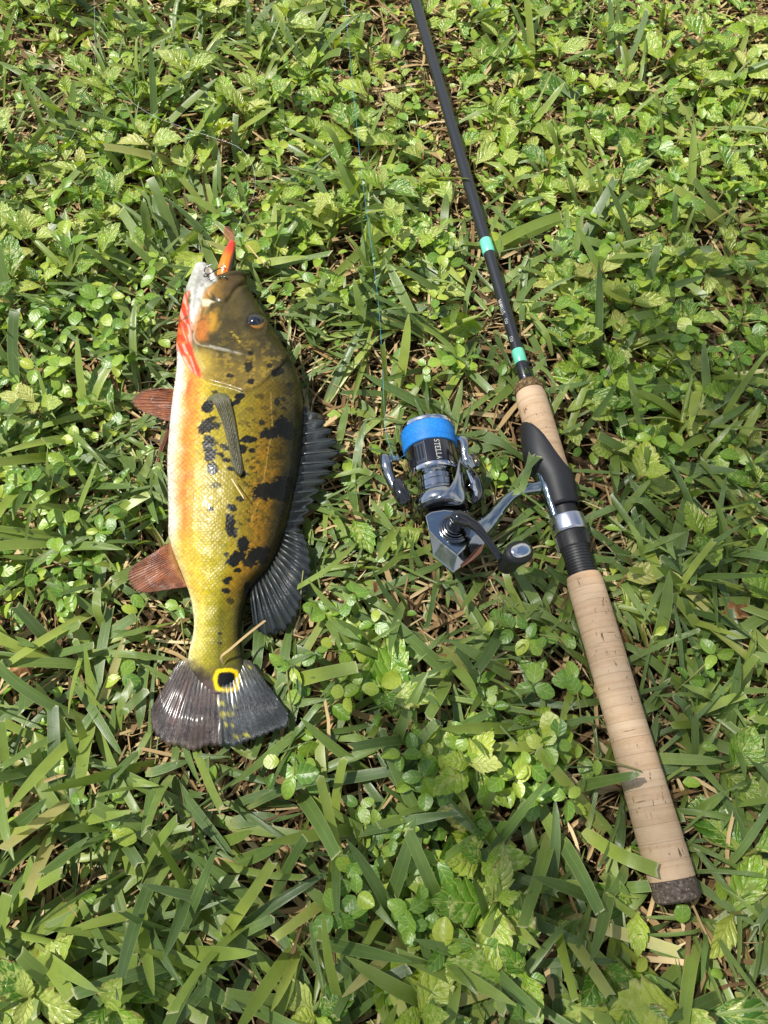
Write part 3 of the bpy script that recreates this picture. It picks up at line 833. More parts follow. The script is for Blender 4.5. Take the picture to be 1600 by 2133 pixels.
# ------------------------------------------------------------------ lure in the fish's mouth
def build_lure():
    zt, zb = .046, .034
    tip = W(485, 502, zt); tail = W(464, 604, zb)
    root = empty('fishing_lure', W(478, 560, .02), 'orange minnow lure with black back and clear lip in the fish mouth', 'lure')
    O = root.location.copy()
    ax = (tail - tip); Ln = ax.length
    prof = [(0, .0014), (.04, .0031), (.12, .0041), (.25, .0057), (.42, .0075), (.6, .0083), (.8, .0074), (1.0, .0050), (1.1, .002)]
    a, s, n = frame(ax, (0, 0, 1))
    v, f = lathe_vf(tip, ax, [(d * Ln, r) for d, r in prof], 28, sx=.86, sn=1.12)
    V = np.array([tuple(x) for x in v])
    body = mobj('lure_body', v, f, M['lure'], root, origin=O, obst=False)
    # colours: red nose to orange belly, dark back on the side away from the fish's belly
    rel = V - np.array(tip); t = rel @ np.array(a) / Ln
    sd = -(rel @ np.array(s))
    off = (rel - np.outer(rel @ np.array(a), np.array(a)))
    cx = off @ np.array((1, 0, 0)) / .006
    c = np.zeros((len(V), 3)) + np.array((250, 128, 22.))
    c = mixc(c, (236, 48, 26), sstep(.42, .16, t))
    c = mixc(c, (22, 26, 20), sstep(.45, .75, cx))
    put_attr(body.data, 'skin', np.concatenate([lin(c), np.ones((len(V), 1))], 1))
    # diving lip: a rounded clear plate
    p0 = W(483, 505, zt + .001); d1 = (W(471, 472, .052) - p0); side = Vector((.9, .35, .1)).normalized()
    V = []; F = []
    k = 14
    for lay in (-.0005, .0005):
        for i in range(k + 1):
            t = i / k
            wd = .0042 * math.sqrt(max(0.03, 1 - (max(0, t - .45) / .55) ** 2)) * (0.55 + .45 * min(1, t * 3))
            for q in (-1, 1):
                V.append(p0 + d1 * t + side * (wd * q) + Vector((.2, -.3, .9)) * lay)
    m = (k + 1) * 2
    for i in range(k):
        F.append((2 * i, 2 * i + 1, 2 * i + 3, 2 * i + 2)); F.append((m + 2 * i, m + 2 * i + 2, m + 2 * i + 3, m + 2 * i + 1))
        F.append((2 * i, 2 * i + 2, m + 2 * i + 2, m + 2 * i)); F.append((2 * i + 1, m + 2 * i + 1, m + 2 * i + 3, 2 * i + 3))
    F.append((2 * k, 2 * k + 1, m + 2 * k + 1, m + 2 * k)); F.append((0, m, m + 1, 1))
    mobj('diving_lip', V, F, M['clearlip'], root, smooth=False, origin=O, obst=False)
    def ring(c, r, th, nrm, name, par):
        a, s, n = frame(nrm, (0, 1, .3))
        v, f = tube_vf([c + (s * math.cos(q) + n * math.sin(q)) * r for q in np.linspace(0, 2 * math.pi, 17)], [th] * 17, 6, cap=False)
        return mobj(name, v, f, M['steel'], par, origin=O, obst=False)
    ring(W(492, 480, .047), .0014, .0003, (1, .2, .3), 'line_tie', root)
    v, f = tube_vf([W(487, 500, .046), W(489, 490, .047), W(492, 484, .047)], [.0003] * 3, 6)
    mobj('line_tie_wire', v, f, M['steel'], root, origin=O, obst=False)
    # treble hook hung from the belly: shank and three bends with points
    e = W(464, 556, .0500); j = W(434, 572, .0515)
    ring(W(465, 556, .0500), .0021, .0003, (.3, .2, 1), 'split_ring', root)
    hook = []
    hook.append(tube_vf([e, e.lerp(j, .5) + Vector((0, 0, .0006)), j], [.0005] * 3, 8))
    ends = [[(434, 572), (426, 568), (428, 558), (436, 553), (445, 551)], [(434, 572), (428, 577), (425, 573), (430, 569)], [(434, 572), (434, 580), (440, 584), (447, 582)]]
    zz = [[.0515, .052, .053, .054, .055], [.0515, .052, .053, .054], [.0515, .050, .050, .0505]]
    for pts, zs in zip(ends, zz):
        hook.append(tube_vf([W(x, y, q) for (x, y), q in zip(pts, zs)], [.00048] * (len(pts) - 1) + [.00008], 8, sub=5))
    v, f = join_vf(*hook)
    mobj('treble_hook', v, f, M['hook'], root, origin=O, obst=False)
    v, f = tube_vf([W(454, 584, .046), W(460, 578, .050), W(466, 576, .0505), W(472, 579, .050), W(475, 582, .046)], [.00045] * 5, 8, sub=4)
    mobj('hook_hanger', v, f, M['hook'], root, origin=O, obst=False)
def mat_lure():
    t = NT('lure_paint'); a = t.attr('skin')
    return t.done(t.bsdf(a.outputs['Color'], 0.22, 0, 0.5, None, 0.7, 0.05))
M['lure'] = mat_lure()
M['clearlip'] = simple('clear_plastic', L4((232, 170, 150)), 0.06, spec=.5, **{'Transmission Weight': 0.92, 'IOR': 1.3})
M['steel'] = simple('bright_steel', (0.62, 0.63, 0.64, 1), 0.16, 1.0)
M['hook'] = simple('hook_steel', (0.10, 0.11, 0.12, 1), 0.22, 1.0)
build_lure()
# ------------------------------------------------------------------ the rod
RA = W(1413.5, 1880, .0215); RBp = W(1100, 806, .0275)
RAX = (RBp - RA).normalized()
RLEFT = Vector((0, 0, 1)).cross(RAX).normalized()
RUP = RAX.cross(RLEFT).normalized()
def rod_s(py):
    lo, hi = -0.1, 3.0
    for _ in range(50):
        m = (lo + hi) / 2
        if PJ(np.array([tuple(RA + RAX * m)]))[1][0] > py: lo = m
        else: hi = m
    return lo
def rod_r(py, wpx):
    return mm(RA + RAX * rod_s(py), wpx / 2)

def mat_cork():
    t = NT('cork')
    oi = t.n('ShaderNodeObjectInfo'); rd = oi.outputs['Random']
    tc = t.n('ShaderNodeTexCoord')
    off = t.n('ShaderNodeCombineXYZ'); t.l(t.math('MULTIPLY', rd, 7.0), off.inputs[0]); t.l(t.math('MULTIPLY', rd, 3.0), off.inputs[2])
    add = t.n('ShaderNodeVectorMath', operation='ADD'); t.l(tc.outputs['Object'], add.inputs[0]); t.l(off.outputs[0], add.inputs[1])
    def mp(sc):
        m = t.n('ShaderNodeMapping'); m.inputs['Scale'].default_value = sc; t.l(add.outputs[0], m.inputs[0]); return m.outputs[0]
    base = t.ramp(rd, [(0, L4((196, 164, 130))), (.5, L4((205, 175, 141))), (1, L4((213, 185, 152)))])
    bands = t.noise(mp((14, 14, 420)), 1.0, 4, .6)
    col = t.mix(t.math('MULTIPLY', t.smooth(bands, .42, .66), .5), base, L4((184, 146, 108)))
    fine = t.noise(mp((260, 260, 700)), 1.0, 3, .6)
    col = t.mix(t.math('MULTIPLY', t.smooth(fine, .4, .7), .22), col, L4((226, 198, 156)))
    pits = t.noise(mp((420, 420, 130)), 1.0, 3, .7); pm = t.noise(mp((40, 40, 60)), 1.0, 2)
    pk = t.math('MULTIPLY', t.smooth(pits, .62, .665), t.smooth(pm, .42, .58))
    col = t.mix(t.math('MULTIPLY', pk, .9), col, L4((84, 58, 34)))
    cr = t.noise(mp((60, 60, 900)), 1.0, 3, .6)
    ck = t.math('MULTIPLY', t.smooth(cr, .66, .70), t.smooth(t.noise(mp((50, 50, 30)), 1.0, 1), .45, .6))
    col = t.mix(t.math('MULTIPLY', ck, .8), col, L4((110, 78, 46)))
    h = t.math('SUBTRACT', t.math('MULTIPLY', fine, .4), t.math('ADD', pk, t.math('MULTIPLY', ck, .7)))
    return t.done(t.bsdf(col, .72, 0, .3, t.bump(h, .5, .0006)))
M['cork'] = mat_cork()
def mat_burl(name, c0, c1, c2):
    t = NT(name)
    co = t.objco()
    v = t.n('ShaderNodeTexVoronoi'); v.inputs['Scale'].default_value = 900; t.l(co, v.inputs['Vector'])
    sp = t.n('ShaderNodeSeparateColor'); t.l(v.outputs['Color'], sp.inputs[0])
    col = t.ramp(sp.outputs[0], [(0, c0), (.55, c1), (.85, c1), (1, c2)])
    return t.done(t.bsdf(col, .75, 0, .3, t.bump(sp.outputs[1], .4, .0005)))
M['burl'] = mat_burl('rubber_cork', L4((62, 53, 46)), L4((98, 86, 76)), L4((138, 124, 110)))
M['burl2'] = mat_burl('bronze_cork', L4((58, 46, 30)), L4((122, 98, 64)), L4((176, 150, 104)))
M['blank'] = simple('rod_blank', L4((34, 36, 40)), 0.34, coat=.25, bump_scale=900, bump_str=.08)
M['mint'] = simple('mint_band', L4((112, 208, 176)), 0.3, coat=.5)
M['print'] = simple('white_print', L4((206, 206, 200)), 0.4)
M['seat'] = simple('matte_black_plastic', L4((38, 38, 40)), 0.5, bump_scale=1500, bump_str=.1)
M['rubber'] = simple('black_rubber', L4((34, 34, 35)), 0.55, bump_scale=1600, bump_str=.15)
M['silver'] = simple('satin_metal', (0.66, 0.67, 0.70, 1), 0.3, 1.0)
M['void'] = simple('black_recess', (0.004, 0.004, 0.004, 1), .8)

def build_rod():
    rot = Matrix((RLEFT, RUP, RAX)).transposed().to_quaternion()
    root = empty('fishing_rod', RA, 'black spinning rod with cork grips and mint bands lying across the grass', 'fishing rod', rot=rot)
    Mx = Matrix.Translation(RA) @ rot.to_matrix().to_4x4()
    def put(name, v, f, mat, parent=root, sharp=35, obst=True):
        o = mobj(name, v, f, mat, parent, sharp=sharp, obst=False)
        if obst:
            OBST.append((np.array([tuple(Mx @ Vector(q)) for q in v]), [tuple(q) for q in f]))
        return o
    def lat(prof, seg=48, **k): return lathe_vf((0, 0, 0), (0, 0, 1), prof, seg, hint=(0, 1, 0), **k)
    s = rod_s
    cap0, cap1 = 0.0, s(1831)
    rb = rod_r(1860, 97)
    put('butt_cap', *lat([(.0004, rb * .80), (.0016, rb * .95), (.0042, rb * 1.0), (cap1 - .0002, rb * 1.0)]), M['burl'])
    # rear grip of cork rings
    def grip(name, y0, y1, radf, n, r0=0):
        g = bpy.data.objects.new(name, None); COL.objects.link(g); g.parent = root; g.empty_display_size = .01
        z0, z1 = s(y0), s(y1)
        L = (z1 - z0) / n
        for i in range(n):
            za = z0 + i * L; g0 = .00006
            prof = []
            e = .00025 if i not in (0, n - 1) else .0003
            for q, dr in ((g0, -.00007), (g0 + e, 0), (L * .5, 0), (L - g0 - e, 0), (L - g0, -.00007)):
                rr = radf((za + q - z0) / (z1 - z0))
                if i == n - 1 and q > L * .6: rr -= .0009 if q > L - e * 1.5 else 0
                prof.append((q, rr + dr))
            v, f = lathe_vf((0, 0, 0), (0, 0, 1), prof, 48, hint=(0, 1, 0))
            o = mobj('cork_ring', v, f, M['cork'], g, sharp=50, obst=False)
            o.location = (0, 0, za); o.rotation_euler = (0, 0, random.random() * 6.28)
            OBST.append((np.array([tuple(Mx @ (Vector(q) + Vector((0, 0, za)))) for q in v]), [tuple(q) for q in f]))
        return g
    rr0, rr1, rr2 = rod_r(1831, 97.5), rod_r(1518, 82.5), rod_r(1199, 75)
    def rear(t): return float(np.interp(t, [0, .15, .5, 1], [rr0, rr0 * .985, rr1, rr2]))
    grip('rear_grip', 1831, 1200, rear, 19)
    # threaded barrel, knurled nut, satin hood
    zt0, zt1 = s(1197), s(1143)
    rt = rod_r(1170, 55)
    prof = [(zt0 - .004, rt)]
    nth = 9
    for i in range(nth):
        a = zt0 + (zt1 - zt0) * i / nth; b = (zt1 - zt0) / nth
        prof += [(a + b * .1, rt), (a + b * .3, rt * 1.06), (a + b * .7, rt * 1.06), (a + b * .9, rt)]
    prof.append((zt1 + .002, rt))
    put('threaded_barrel', *lat(prof), M['seat'])
    zn0, zn1 = s(1145), s(1111); rn = rod_r(1128, 67)
    nut = lat([(zn0, rn * .86), (zn0 + .0012, rn * .95), (zn1 - .001, rn * .96), (zn1, rn * .9)])
    nuto = put('locking_nut', *nut, M['seat'])
    nr = 72
    for k in range(nr):
        if k % 9 in (7, 8): continue
        t = 2 * math.pi * k / nr
        c = Vector((math.cos(t), math.sin(t), 0)); d = Vector((-math.sin(t), math.cos(t), 0))
        hw = rn * math.pi / nr * .5
        V = []
        for z in (zn0 + .0014, zn1 - .0012):
            for (u, q) in ((-hw, rn * .945), (hw, rn * .945), (hw * .7, rn * 1.0), (-hw * .7, rn * 1.0)):
                V.append(c * q + d * u + Vector((0, 0, z)))
        mobj('knurl_ridge', V, [(0, 1, 2, 3), (7, 6, 5, 4), (0, 4, 5, 1), (1, 5, 6, 2), (2, 6, 7, 3), (3, 7, 4, 0)], M['seat'], nuto, smooth=False, obst=False)
    zh0, zh1 = s(1111), s(1079); rh = rod_r(1095, 72)
    hood = put('hood_ring', *lat([(zh0, rh * .93), (zh0 + .0008, rh * .985), (zh0 + .0016, rh), (zh1 - .001, rh * 1.0), (zh1 - .0002, rh * .985), (zh1, rh * .96), (zh1 - .0008, rh * .85)], 64), M['silver'])
    for (py, th) in ((1096, .30), (1101, .22)):
        z0 = s(py)
        c, d = Vector((math.cos(th), math.sin(th), 0)), Vector((-math.sin(th), math.cos(th), 0))
        V = [c * (rh + .00015) + d * (.0022 * math.cos(q)) + Vector((0, 0, z0 + .0010 * math.sin(q))) for q in np.linspace(0, 2 * math.pi, 13)[:-1]]
        V += [p - c * .001 for p in V]
        F = [tuple(range(12))] + [(i, i + 12, (i + 1) % 12 + 12, (i + 1) % 12) for i in range(12)]
        mobj('hood_slot', V, F, M['void'], hood, smooth=False, obst=False)
    # reel seat: tube plus the sculpted fixed hood that wraps the fore grip
    rs = rod_r(1050, 54)
    put('seat_tube', *lat([(s(1082), rs * .98), (s(1060), rs * .98), (s(1059.4), rs * .94), (s(1058.6), rs * .94), (s(1058), rs), (s(1020), rs * 1.02), (s(1000), rs * 1.0), (s(985), rs * .9)]), M['seat'])
    ys = [883, 888, 897, 910, 924, 940, 955, 968, 980, 988, 994, 999, 1004, 1010, 1020, 1035, 1050, 1057.5]
    th0 = [14, 34, 52, 66, 77, 87, 95, 104, 114, 125, 138, 152, 166, 180, 180, 180, 180, 180]
    bul = [.02, .06, .12, .20, .28, .36, .36, .26, .14, .06, .02, 0, 0, 0, 0, 0, 0, 0]
    V = []; F = []
    nn = 48
    rcork = lambda y: rod_r(y, np.interp(y, [806, 1000], [64, 68.5]))
    for y, t0, bl in zip(ys, th0, bul):
        base = rcork(y) if y < 985 else float(np.interp(y, [985, 1012, 1035, 1058], [rcork(985), rod_r(1012, 66), rod_r(1035, 60), rod_r(1058, 56)]))
        for k in range(nn + 1):
            t = math.radians(-t0 + 2 * t0 * k / nn)
            ed = abs(2 * k / nn - 1)
            lift = 1.035 - .03 * sstep(.86, 1, ed) * (t0 < 179)
            r = base * (lift + bl * max(0, math.cos(t)) ** 2)
            V.append(Vector((r * math.cos(t), r * math.sin(t), s(y))))
    for i in range(len(ys) - 1):
        for k in range(nn):
            a = i * (nn + 1) + k
            F.append((a, a + 1, a + nn + 2, a + nn + 1))
    fh = put('fixed_hood', V, F, M['seat'], sharp=60)
    sd = fh.modifiers.new('wall', 'SOLIDIFY'); sd.thickness = .0016; sd.offset = -1
    # fore grip and bronze cork end
    f0, f1 = rod_r(1003, 68), rod_r(812, 63)
    grip('fore_grip', 1004, 818, lambda t: float(np.interp(t, [0, 1], [f0, f1])), 6)
    zc0, zc1 = s(818), s(797)
    put('grip_end_ring', *lat([(zc0 + .0001, f1), (zc0 + (zc1 - zc0) * .6, f1 * .97), (zc0 + (zc1 - zc0) * .85, f1 * .86), (zc1, f1 * .68), (zc1 + .0004, f1 * .45)]), M['burl2'])
    # blank
    top = 1.30
    pts = [(798, 25), (775, 24.5), (745, 24.5), (700, 23.4), (620, 23.6), (515, 24), (400, 23.6), (200, 22.5), (20, 21)]
    prof = [(s(y), rod_r(y, wd)) for y, wd in pts]
    prof += [(prof[-1][0] + .25, .0042), (top, .0034)]
    put('blank', *lat(prof, 32), M['blank'])
    rb2 = rod_r(745, 27)
    put('accent_band', *lat([(s(758), rb2 * .95), (s(757), rb2), (s(732), rb2), (s(731), rb2 * .95)]), M['mint'])
    rb3 = rod_r(515, 26)
    put('accent_band', *lat([(s(529), rb3 * .95), (s(528), rb3), (s(502.5), rb3), (s(501.5), rb3 * .95)]), M['mint'])
    rw = rod_r(775, 27)
    put('guide_wrap', *lat([(s(798), rw * .9), (s(796), rw), (s(760), rw * 1.0), (s(758), rw * .97)]), M['blank'])
    # folding hook keeper on the right flank
    zk = s(766); c = Vector((-.94, .34, 0)); 
    ring = [c * (rw + .0016) + Vector((0, 0, zk)) + (c * math.cos(q) + Vector((0, 0, 1)) * math.sin(q)) * .0024 for q in np.linspace(0, 2 * math.pi, 17)]
    v, f = tube_vf(ring, [.0005] * 17, 6, cap=False)
    put('hook_keeper', v, f, M['blank'])
    # printed marks on the left flank of the blank: short white strokes
    marks = []
    def stroke(y0, a0, y1, a1, wd=.00022):
        P = []
        for t in np.linspace(0, 1, 3):
            y = y0 + (y1 - y0) * t; a = math.radians(a0 + (a1 - a0) * t); r = rod_r(y, 23.6) + .00012
            P.append((Vector((r * math.cos(a), r * math.sin(a), s(y)))))
        V = []; F = []
        n = len(P)
        for i, p in enumerate(P):
            tan = (P[min(i + 1, n - 1)] - P[max(i - 1, 0)]).normalized()
            out = Vector((p.x, p.y, 0)).normalized()
            sd = tan.cross(out).normalized()
            V += [p - sd * wd, p + sd * wd]
        for i in range(n - 1): F.append((2 * i, 2 * i + 1, 2 * i + 3, 2 * i + 2))
        marks.append((V, F))
    lo, hi = 20, 58
    y = 629
    for g in ('m', 'w', 'i', 'l', 'l', 's'):
        if g == 'm': stroke(y, lo, y, hi); stroke(y, hi, y + 3, lo); stroke(y + 3, lo, y + 4.5, hi); stroke(y + 4.5, hi, y + 6, lo); y += 7.5
        elif g == 'w': stroke(y, hi, y + 1.5, lo); stroke(y + 1.5, lo, y + 3, hi); stroke(y + 3, hi, y + 4.5, lo); stroke(y + 4.5, lo, y + 6, hi); y += 7.5
        elif g == 'i': stroke(y, lo, y, hi); y += 2.6
        elif g == 'l': stroke(y, lo, y, hi); stroke(y, lo, y + 2.4, lo); y += 3.8
        else: stroke(y, hi, y + 3, hi); stroke(y, hi, y, 40); stroke(y, 40, y + 3, 36); stroke(y + 3, 36, y + 3, lo); stroke(y + 3, lo, y, lo)
    for y in (669, 706):
        for (a, b, c2, d) in ((0, 28, 0, 56), (0, 56, 3, 62), (3, 62, 5, 40), (1.6, 30, 4, 36), (5, 34, 8, 30), (8, 30, 9.5, 50), (9.5, 50, 6, 58), (4, 44, 7, 40)):
            stroke(y + a, b, y + c2, d, .00016)
    v, f = join_vf(*marks)
    put('printed_marks', v, f, M['print'], obst=False)
    return root
build_rod()

# ------------------------------------------------------------------ the reel
def mat_chrome(name, col, rough, smudge=.12):
    t = NT(name)
    n = t.noise(t.objco(), 130, 4, .65)
    r = t.math('ADD', rough, t.math('MULTIPLY', t.smooth(n, .45, .75), smudge))
    return t.done(t.bsdf(col, r, 1.0, .5))
M['chrome'] = mat_chrome('dark_chrome', (0.46, 0.48, 0.49, 1), .06)
M['chrome2'] = mat_chrome('bright_chrome', (0.78, 0.78, 0.79, 1), .07)
M['bluech'] = mat_chrome('blue_grey_chrome', (0.33, 0.385, 0.41, 1), .1)
M['gloss'] = simple('gloss_black', (0.012, 0.012, 0.014, 1), .14, coat=.8)
M['gun'] = mat_chrome('gunmetal', (0.17, 0.175, 0.18, 1), .12)
def mat_line():
    t = NT('braided_line')
    n = t.noise(t.objco(), 900, 3)
    col = t.mix(t.math('MULTIPLY', t.smooth(n, .4, .7), .5), L4((26, 120, 206)), L4((70, 160, 226)))
    return t.done(t.bsdf(col, .5, 0, .4, t.bump(n, .3, .0003)))
M['line'] = mat_line()

ZR = .0285
def build_reel():
    root = empty('spinning_reel', W(930, 1060, 0.004), 'dark chrome spinning reel with blue line mounted on the rod', 'reel')
    O = root.location.copy()
    A0, A1 = W(889, 893, ZR), W(941, 1192, ZR)
    ax = (A1 - A0).normalized()                 # runs backwards, from spool to body
    side = Vector((0, 0, 1)).cross(ax).normalized()   # towards the rod
    if side.x < 0: side = -side
    def at(py):
        lo, hi = -.05, .3
        for _ in range(40):
            m = (lo + hi) / 2
            if PJ(np.array([tuple(A0 + ax * m)]))[1][0] < py: lo = m
            else: hi = m
        return lo
    def R(py, px): return mm(A0 + ax * at(py), px)
    def put(name, vf, mat, parent=root, sharp=35, obst=True, smooth=True):
        return mobj(name, vf[0], vf[1], mat, parent, sharp=sharp, origin=O, obst=obst, smooth=smooth)
    def lat(prof, seg=56): return lathe_vf(A0, ax, prof, seg)
    a = at
    # spool
    spool = bpy.data.objects.new('spool', None); COL.objects.link(spool); spool.parent = root; spool.empty_display_size = .01
    rl = R(898, 58.5)
    put('spool_lip', lat([(a(892.5), rl * .6), (a(893), rl * .9), (a(894), rl * .98), (a(895.2), rl), (a(900), rl * 1.0), (a(901.5), rl * .985), (a(902.5), rl * .93)], 64), M['chrome2'], spool)
    put('drag_knob', lat([(a(890), rl * .2), (a(890.5), rl * .4), (a(891), rl * .45), (a(894), rl * .5)]), M['gun'], spool)
    prof = []
    n = 13
    for i in range(n * 2 + 1):
        y = 901.5 + (939.5 - 901.5) * i / (n * 2)
        t = i / (n * 2)
        r = R(920, 56.2) * (.985 + .02 * math.sin(math.pi * t)) + (.00026 if i % 2 else -.00016) + .00016 * math.sin(i * 2.7)
        prof.append((a(y), r))
    put('wound_line', lat(prof, 72), M['line'], spool, sharp=180)
    rk = R(960, 54)
    put('skirt', lat([(a(938.5), rk * .96), (a(939.5), rk * .99), (a(941), rk), (a(984), rk * .975), (a(985), rk * .95)], 72), M['gloss'], spool)
    put('skirt_rim', lat([(a(984.4), rk * .96), (a(985.4), rk * .995), (a(990), rk * .99), (a(993), rk * .955), (a(994), rk * .90), (a(992), rk * .80)], 72), M['chrome2'], spool)
    # recesses in the skirt
    def patch(y0, y1, t0, t1, lift, ny=4, ntt=4):
        V = []; F = []
        for i in range(ny + 1):
            y = y0 + (y1 - y0) * i / ny
            for k in range(ntt + 1):
                t = math.radians(t0 + (t1 - t0) * k / ntt)
                rr = rk * np.interp(y, [941, 984], [1, .975]) + lift
                V.append(A0 + ax * a(y) + side * (rr * math.cos(t)) + Vector((0, 0, 1)) * (rr * math.sin(t)))
        for i in range(ny):
            for k in range(ntt):
                q = i * (ntt + 1) + k
                F.append((q, q + 1, q + ntt + 2, q + ntt + 1))
        return V, F
    put('skirt_panel', patch(942.5, 982.5, 111, 138, .00006, 4, 8), M['gun'], spool, obst=False)
    for t in (132, 124, 116):
        put('skirt_slot', patch(947, 976, t - 1.9, t + 1.9, .00016), M['void'], spool, obst=False)
    for t0, t1 in ((139, 139.6), (109, 109.6)):
        put('skirt_seam', patch(942, 983, t0, t1, .00012), M['chrome2'], spool, obst=False)
    # lettering: strokes laid on the skirt, letter tops towards the rod
    letters = {'S': [[(.86, .16), (.70, .02), (.34, .04), (.16, .2), (.24, .40), (.72, .58), (.84, .80), (.62, .97), (.26, .96), (.12, .82)]],
               'T': [[(.02, 0), (.98, 0)], [(.5, 0), (.5, 1)], [(.3, 1), (.7, 1)], [(.02, 0), (.02, .16)], [(.98, 0), (.98, .16)]],
               'E': [[(.2, 0), (.2, 1)], [(.05, 0), (.9, 0), (.9, .14)], [(.2, .48), (.7, .48)], [(.05, 1), (.94, 1), (.94, .84)]],
               'L': [[(.25, 0), (.25, 1)], [(.06, 0), (.45, 0)], [(.06, 1), (.92, 1), (.92, .82)]],
               'A': [[(.1, 1), (.5, 0), (.9, 1)], [(.26, .62), (.74, .62)], [(0, 1), (.24, 1)], [(.74, 1), (1, 1)]]}
    lp = []
    y = 943.0; adv = 6.6; gap = 6.75
    tl0, tl1 = 75.5, 86.5                # angle of letter top and of its foot
    for ch in 'STELLA':
        for st in letters[ch]:
            P = []
            for (u, v) in st:
                yy = y + u * adv * .88; tt = math.radians(tl0 + (tl1 - tl0) * v)
                rr = rk * np.interp(yy, [941, 984], [1, .975]) + .00016
                P.append(A0 + ax * a(yy) + side * (rr * math.cos(tt)) + Vector((0, 0, 1)) * (rr * math.sin(tt)))
            V = []; F = []
            for i, p in enumerate(P):
                tan = (P[min(i + 1, len(P) - 1)] - P[max(i - 1, 0)]).normalized()
                out = (p - A0) - ax * (p - A0).dot(ax); out.normalize()
                sd = tan.cross(out).normalized() * .00023
                V += [p - sd, p + sd]
            for i in range(len(P) - 1): F.append((2 * i, 2 * i + 1, 2 * i + 3, 2 * i + 2))
            lp.append((V, F))
        y += gap
    put('lettering', join_vf(*lp), M['print'], spool, obst=False, smooth=False)
    # shaft housing and rotor
    rn = R(1010, 40)
    put('rotor_neck', lat([(a(985), rn * .8), (a(991), rn * .97), (a(1000), rn), (a(1009), rn), (a(1010), rn * .97), (a(1012), rn * 1.02), (a(1024), rn * 1.03), (a(1025), rn * .99), (a(1027), rn * 1.06), (a(1040), rn * 1.1)], 56), M['chrome'])
    rr = R(1050, 57)
    rotor = put('rotor', lat([(a(1030), rn * 1.05), (a(1033), rr * .84), (a(1039), rr * .95), (a(1048), rr * 1.0), (a(1058), rr * .99), (a(1061), rr * .95), (a(1062.5), rr * .9)], 64), M['chrome'])
    put('rotor_skirt', lat([(a(1061), rr * .9), (a(1062), rr * .98), (a(1066), rr * 1.0), (a(1069), rr * .97), (a(1070), rr * .8)], 64), M['gloss'], rotor)
    # rotor arm on the rod side: broad sweep up to the bail hinge
    st = [((880, 1046, .043), (958, 1054, .043)), ((912, 1036, .048), (971, 1044, .044)), ((930, 1022, .049), (972, 1026, .043)), ((943, 1004, .048), (970, 1006, .042)), ((950, 985, .046), (969, 986, .040)), ((953, 966, .044), (968, 966, .038)), ((957, 950, .042), (967, 948, .037))]
    V = []; F = []
    ns = 7
    for (p, q) in st:
        p, q = W(*p), W(*q)
        cr = (q - p).cross(Vector((0, 1, 0)))
        up = Vector((0, 0, 1))
        for k in range(ns):
            t = k / (ns - 1)
            V.append(p.lerp(q, t) + up * (.0024 * math.sin(math.pi * t)))
        for k in range(ns):
            t = 1 - k / (ns - 1)
            V.append(p.lerp(q, t) - up * (.0042 + .003 * math.sin(math.pi * t)))
    m = 2 * ns
    for i in range(len(st) - 1):
        for k in range(m):
            F.append((i * m + k, i * m + (k + 1) % m, (i + 1) * m + (k + 1) % m, (i + 1) * m + k))
    F.append(tuple(reversed(range(m)))); F.append(tuple(range((len(st) - 1) * m, len(st) * m)))
    o = put('rotor_arm', (V, F), M['chrome'], rotor, sharp=60)
    b = o.modifiers.new('round', 'SUBSURF'); b.levels = 1; b.render_levels = 2
    put('arm_cover', tube_vf([W(984, 985, .036), W(990, 1005, .036), W(993, 1030, .034), W(985, 1046, .032)], [.0030, .0048, .0052, .003], 14, 1.1, sub=4), M['gun'], rotor)
    put('arm_link', tube_vf([W(974, 980, .0425), W(982, 1000, .0425), W(990, 1022, .041), W(993, 1033, .040)], [.0011, .0013, .0016, .001], 10, 1, sub=4), M['chrome2'], rotor)
    v, f = lathe_vf(W(982, 1013, .041), (0.25, -.2, .9), [(0, .0022), (.0018, .0022), (.0022, .0016)], 20)
    put('arm_screw', (v, f), M['gun'], rotor)
    # bail hinge arm with its oval plate, and the bail wire
    put('bail_lever', tube_vf([W(957, 914, .046), W(964, 916, .049), W(967, 926, .050), W(968, 944, .049), W(974, 960, .047), (W(985, 974, .045))], [.0026, .0036, .0030, .0028, .0046, .0030], 16, .9, sub=5), M['chrome'], rotor)
    v, f = lathe_vf(W(981, 961, .0440), (0.45, -.25, .85), [(0, .0052), (.0024, .0054), (.0032, .0048), (.0033, .003)], 28, sx=.72, sn=1.15)
    pl = put('hinge_plate', (v, f), M['gun'], rotor)
    v, f = lathe_vf(W(981, 961, .0440) + Vector((0.45, -.25, .85)).normalized() * .0032, (0.45, -.25, .85), [(0, .0026), (.0007, .0026), (.0009, .0018), (.0002, .0012)], 20)
    put('hinge_screw', (v, f), simple('bronze_screw', (0.42, 0.30, 0.22, 1), .3, 1.0), rotor, obst=False)
    put('bail_wire', tube_vf([W(964, 915, .048), W(978, 914, .044), W(996, 922, .036), W(1003, 934, .026), W(995, 946, .018), W(965, 940, .010), W(915, 936, .005), W(865, 944, .006), W(830, 955, .014), W(818, 957, .022)], [.0011] * 10, 10, sub=6), M['gun'], rotor)
    # arm on the far side with the line roller
    put('roller_arm', tube_vf([W(806, 948, .034), W(803, 955, .034), W(805, 972, .034), (W(812, 994, .033)), W(822, 1016, .033), W(836, 1036, .033)], [.0022, .0044, .0046, .0040, .0032, .003], 16, 1.1, sub=5), M['chrome'], rotor)
    put('arm_pod', tube_vf([W(829, 998, .035), W(830, 1008, .036), W(835, 1028, .036), W(843, 1046, .035), W(848, 1054, .034)], [.001, .0044, .0056, .005, .0015], 18, 1.1, sub=5), M['gloss'], rotor)
    rl0, rl1 = W(810, 957, .035), W(828, 955, .034)
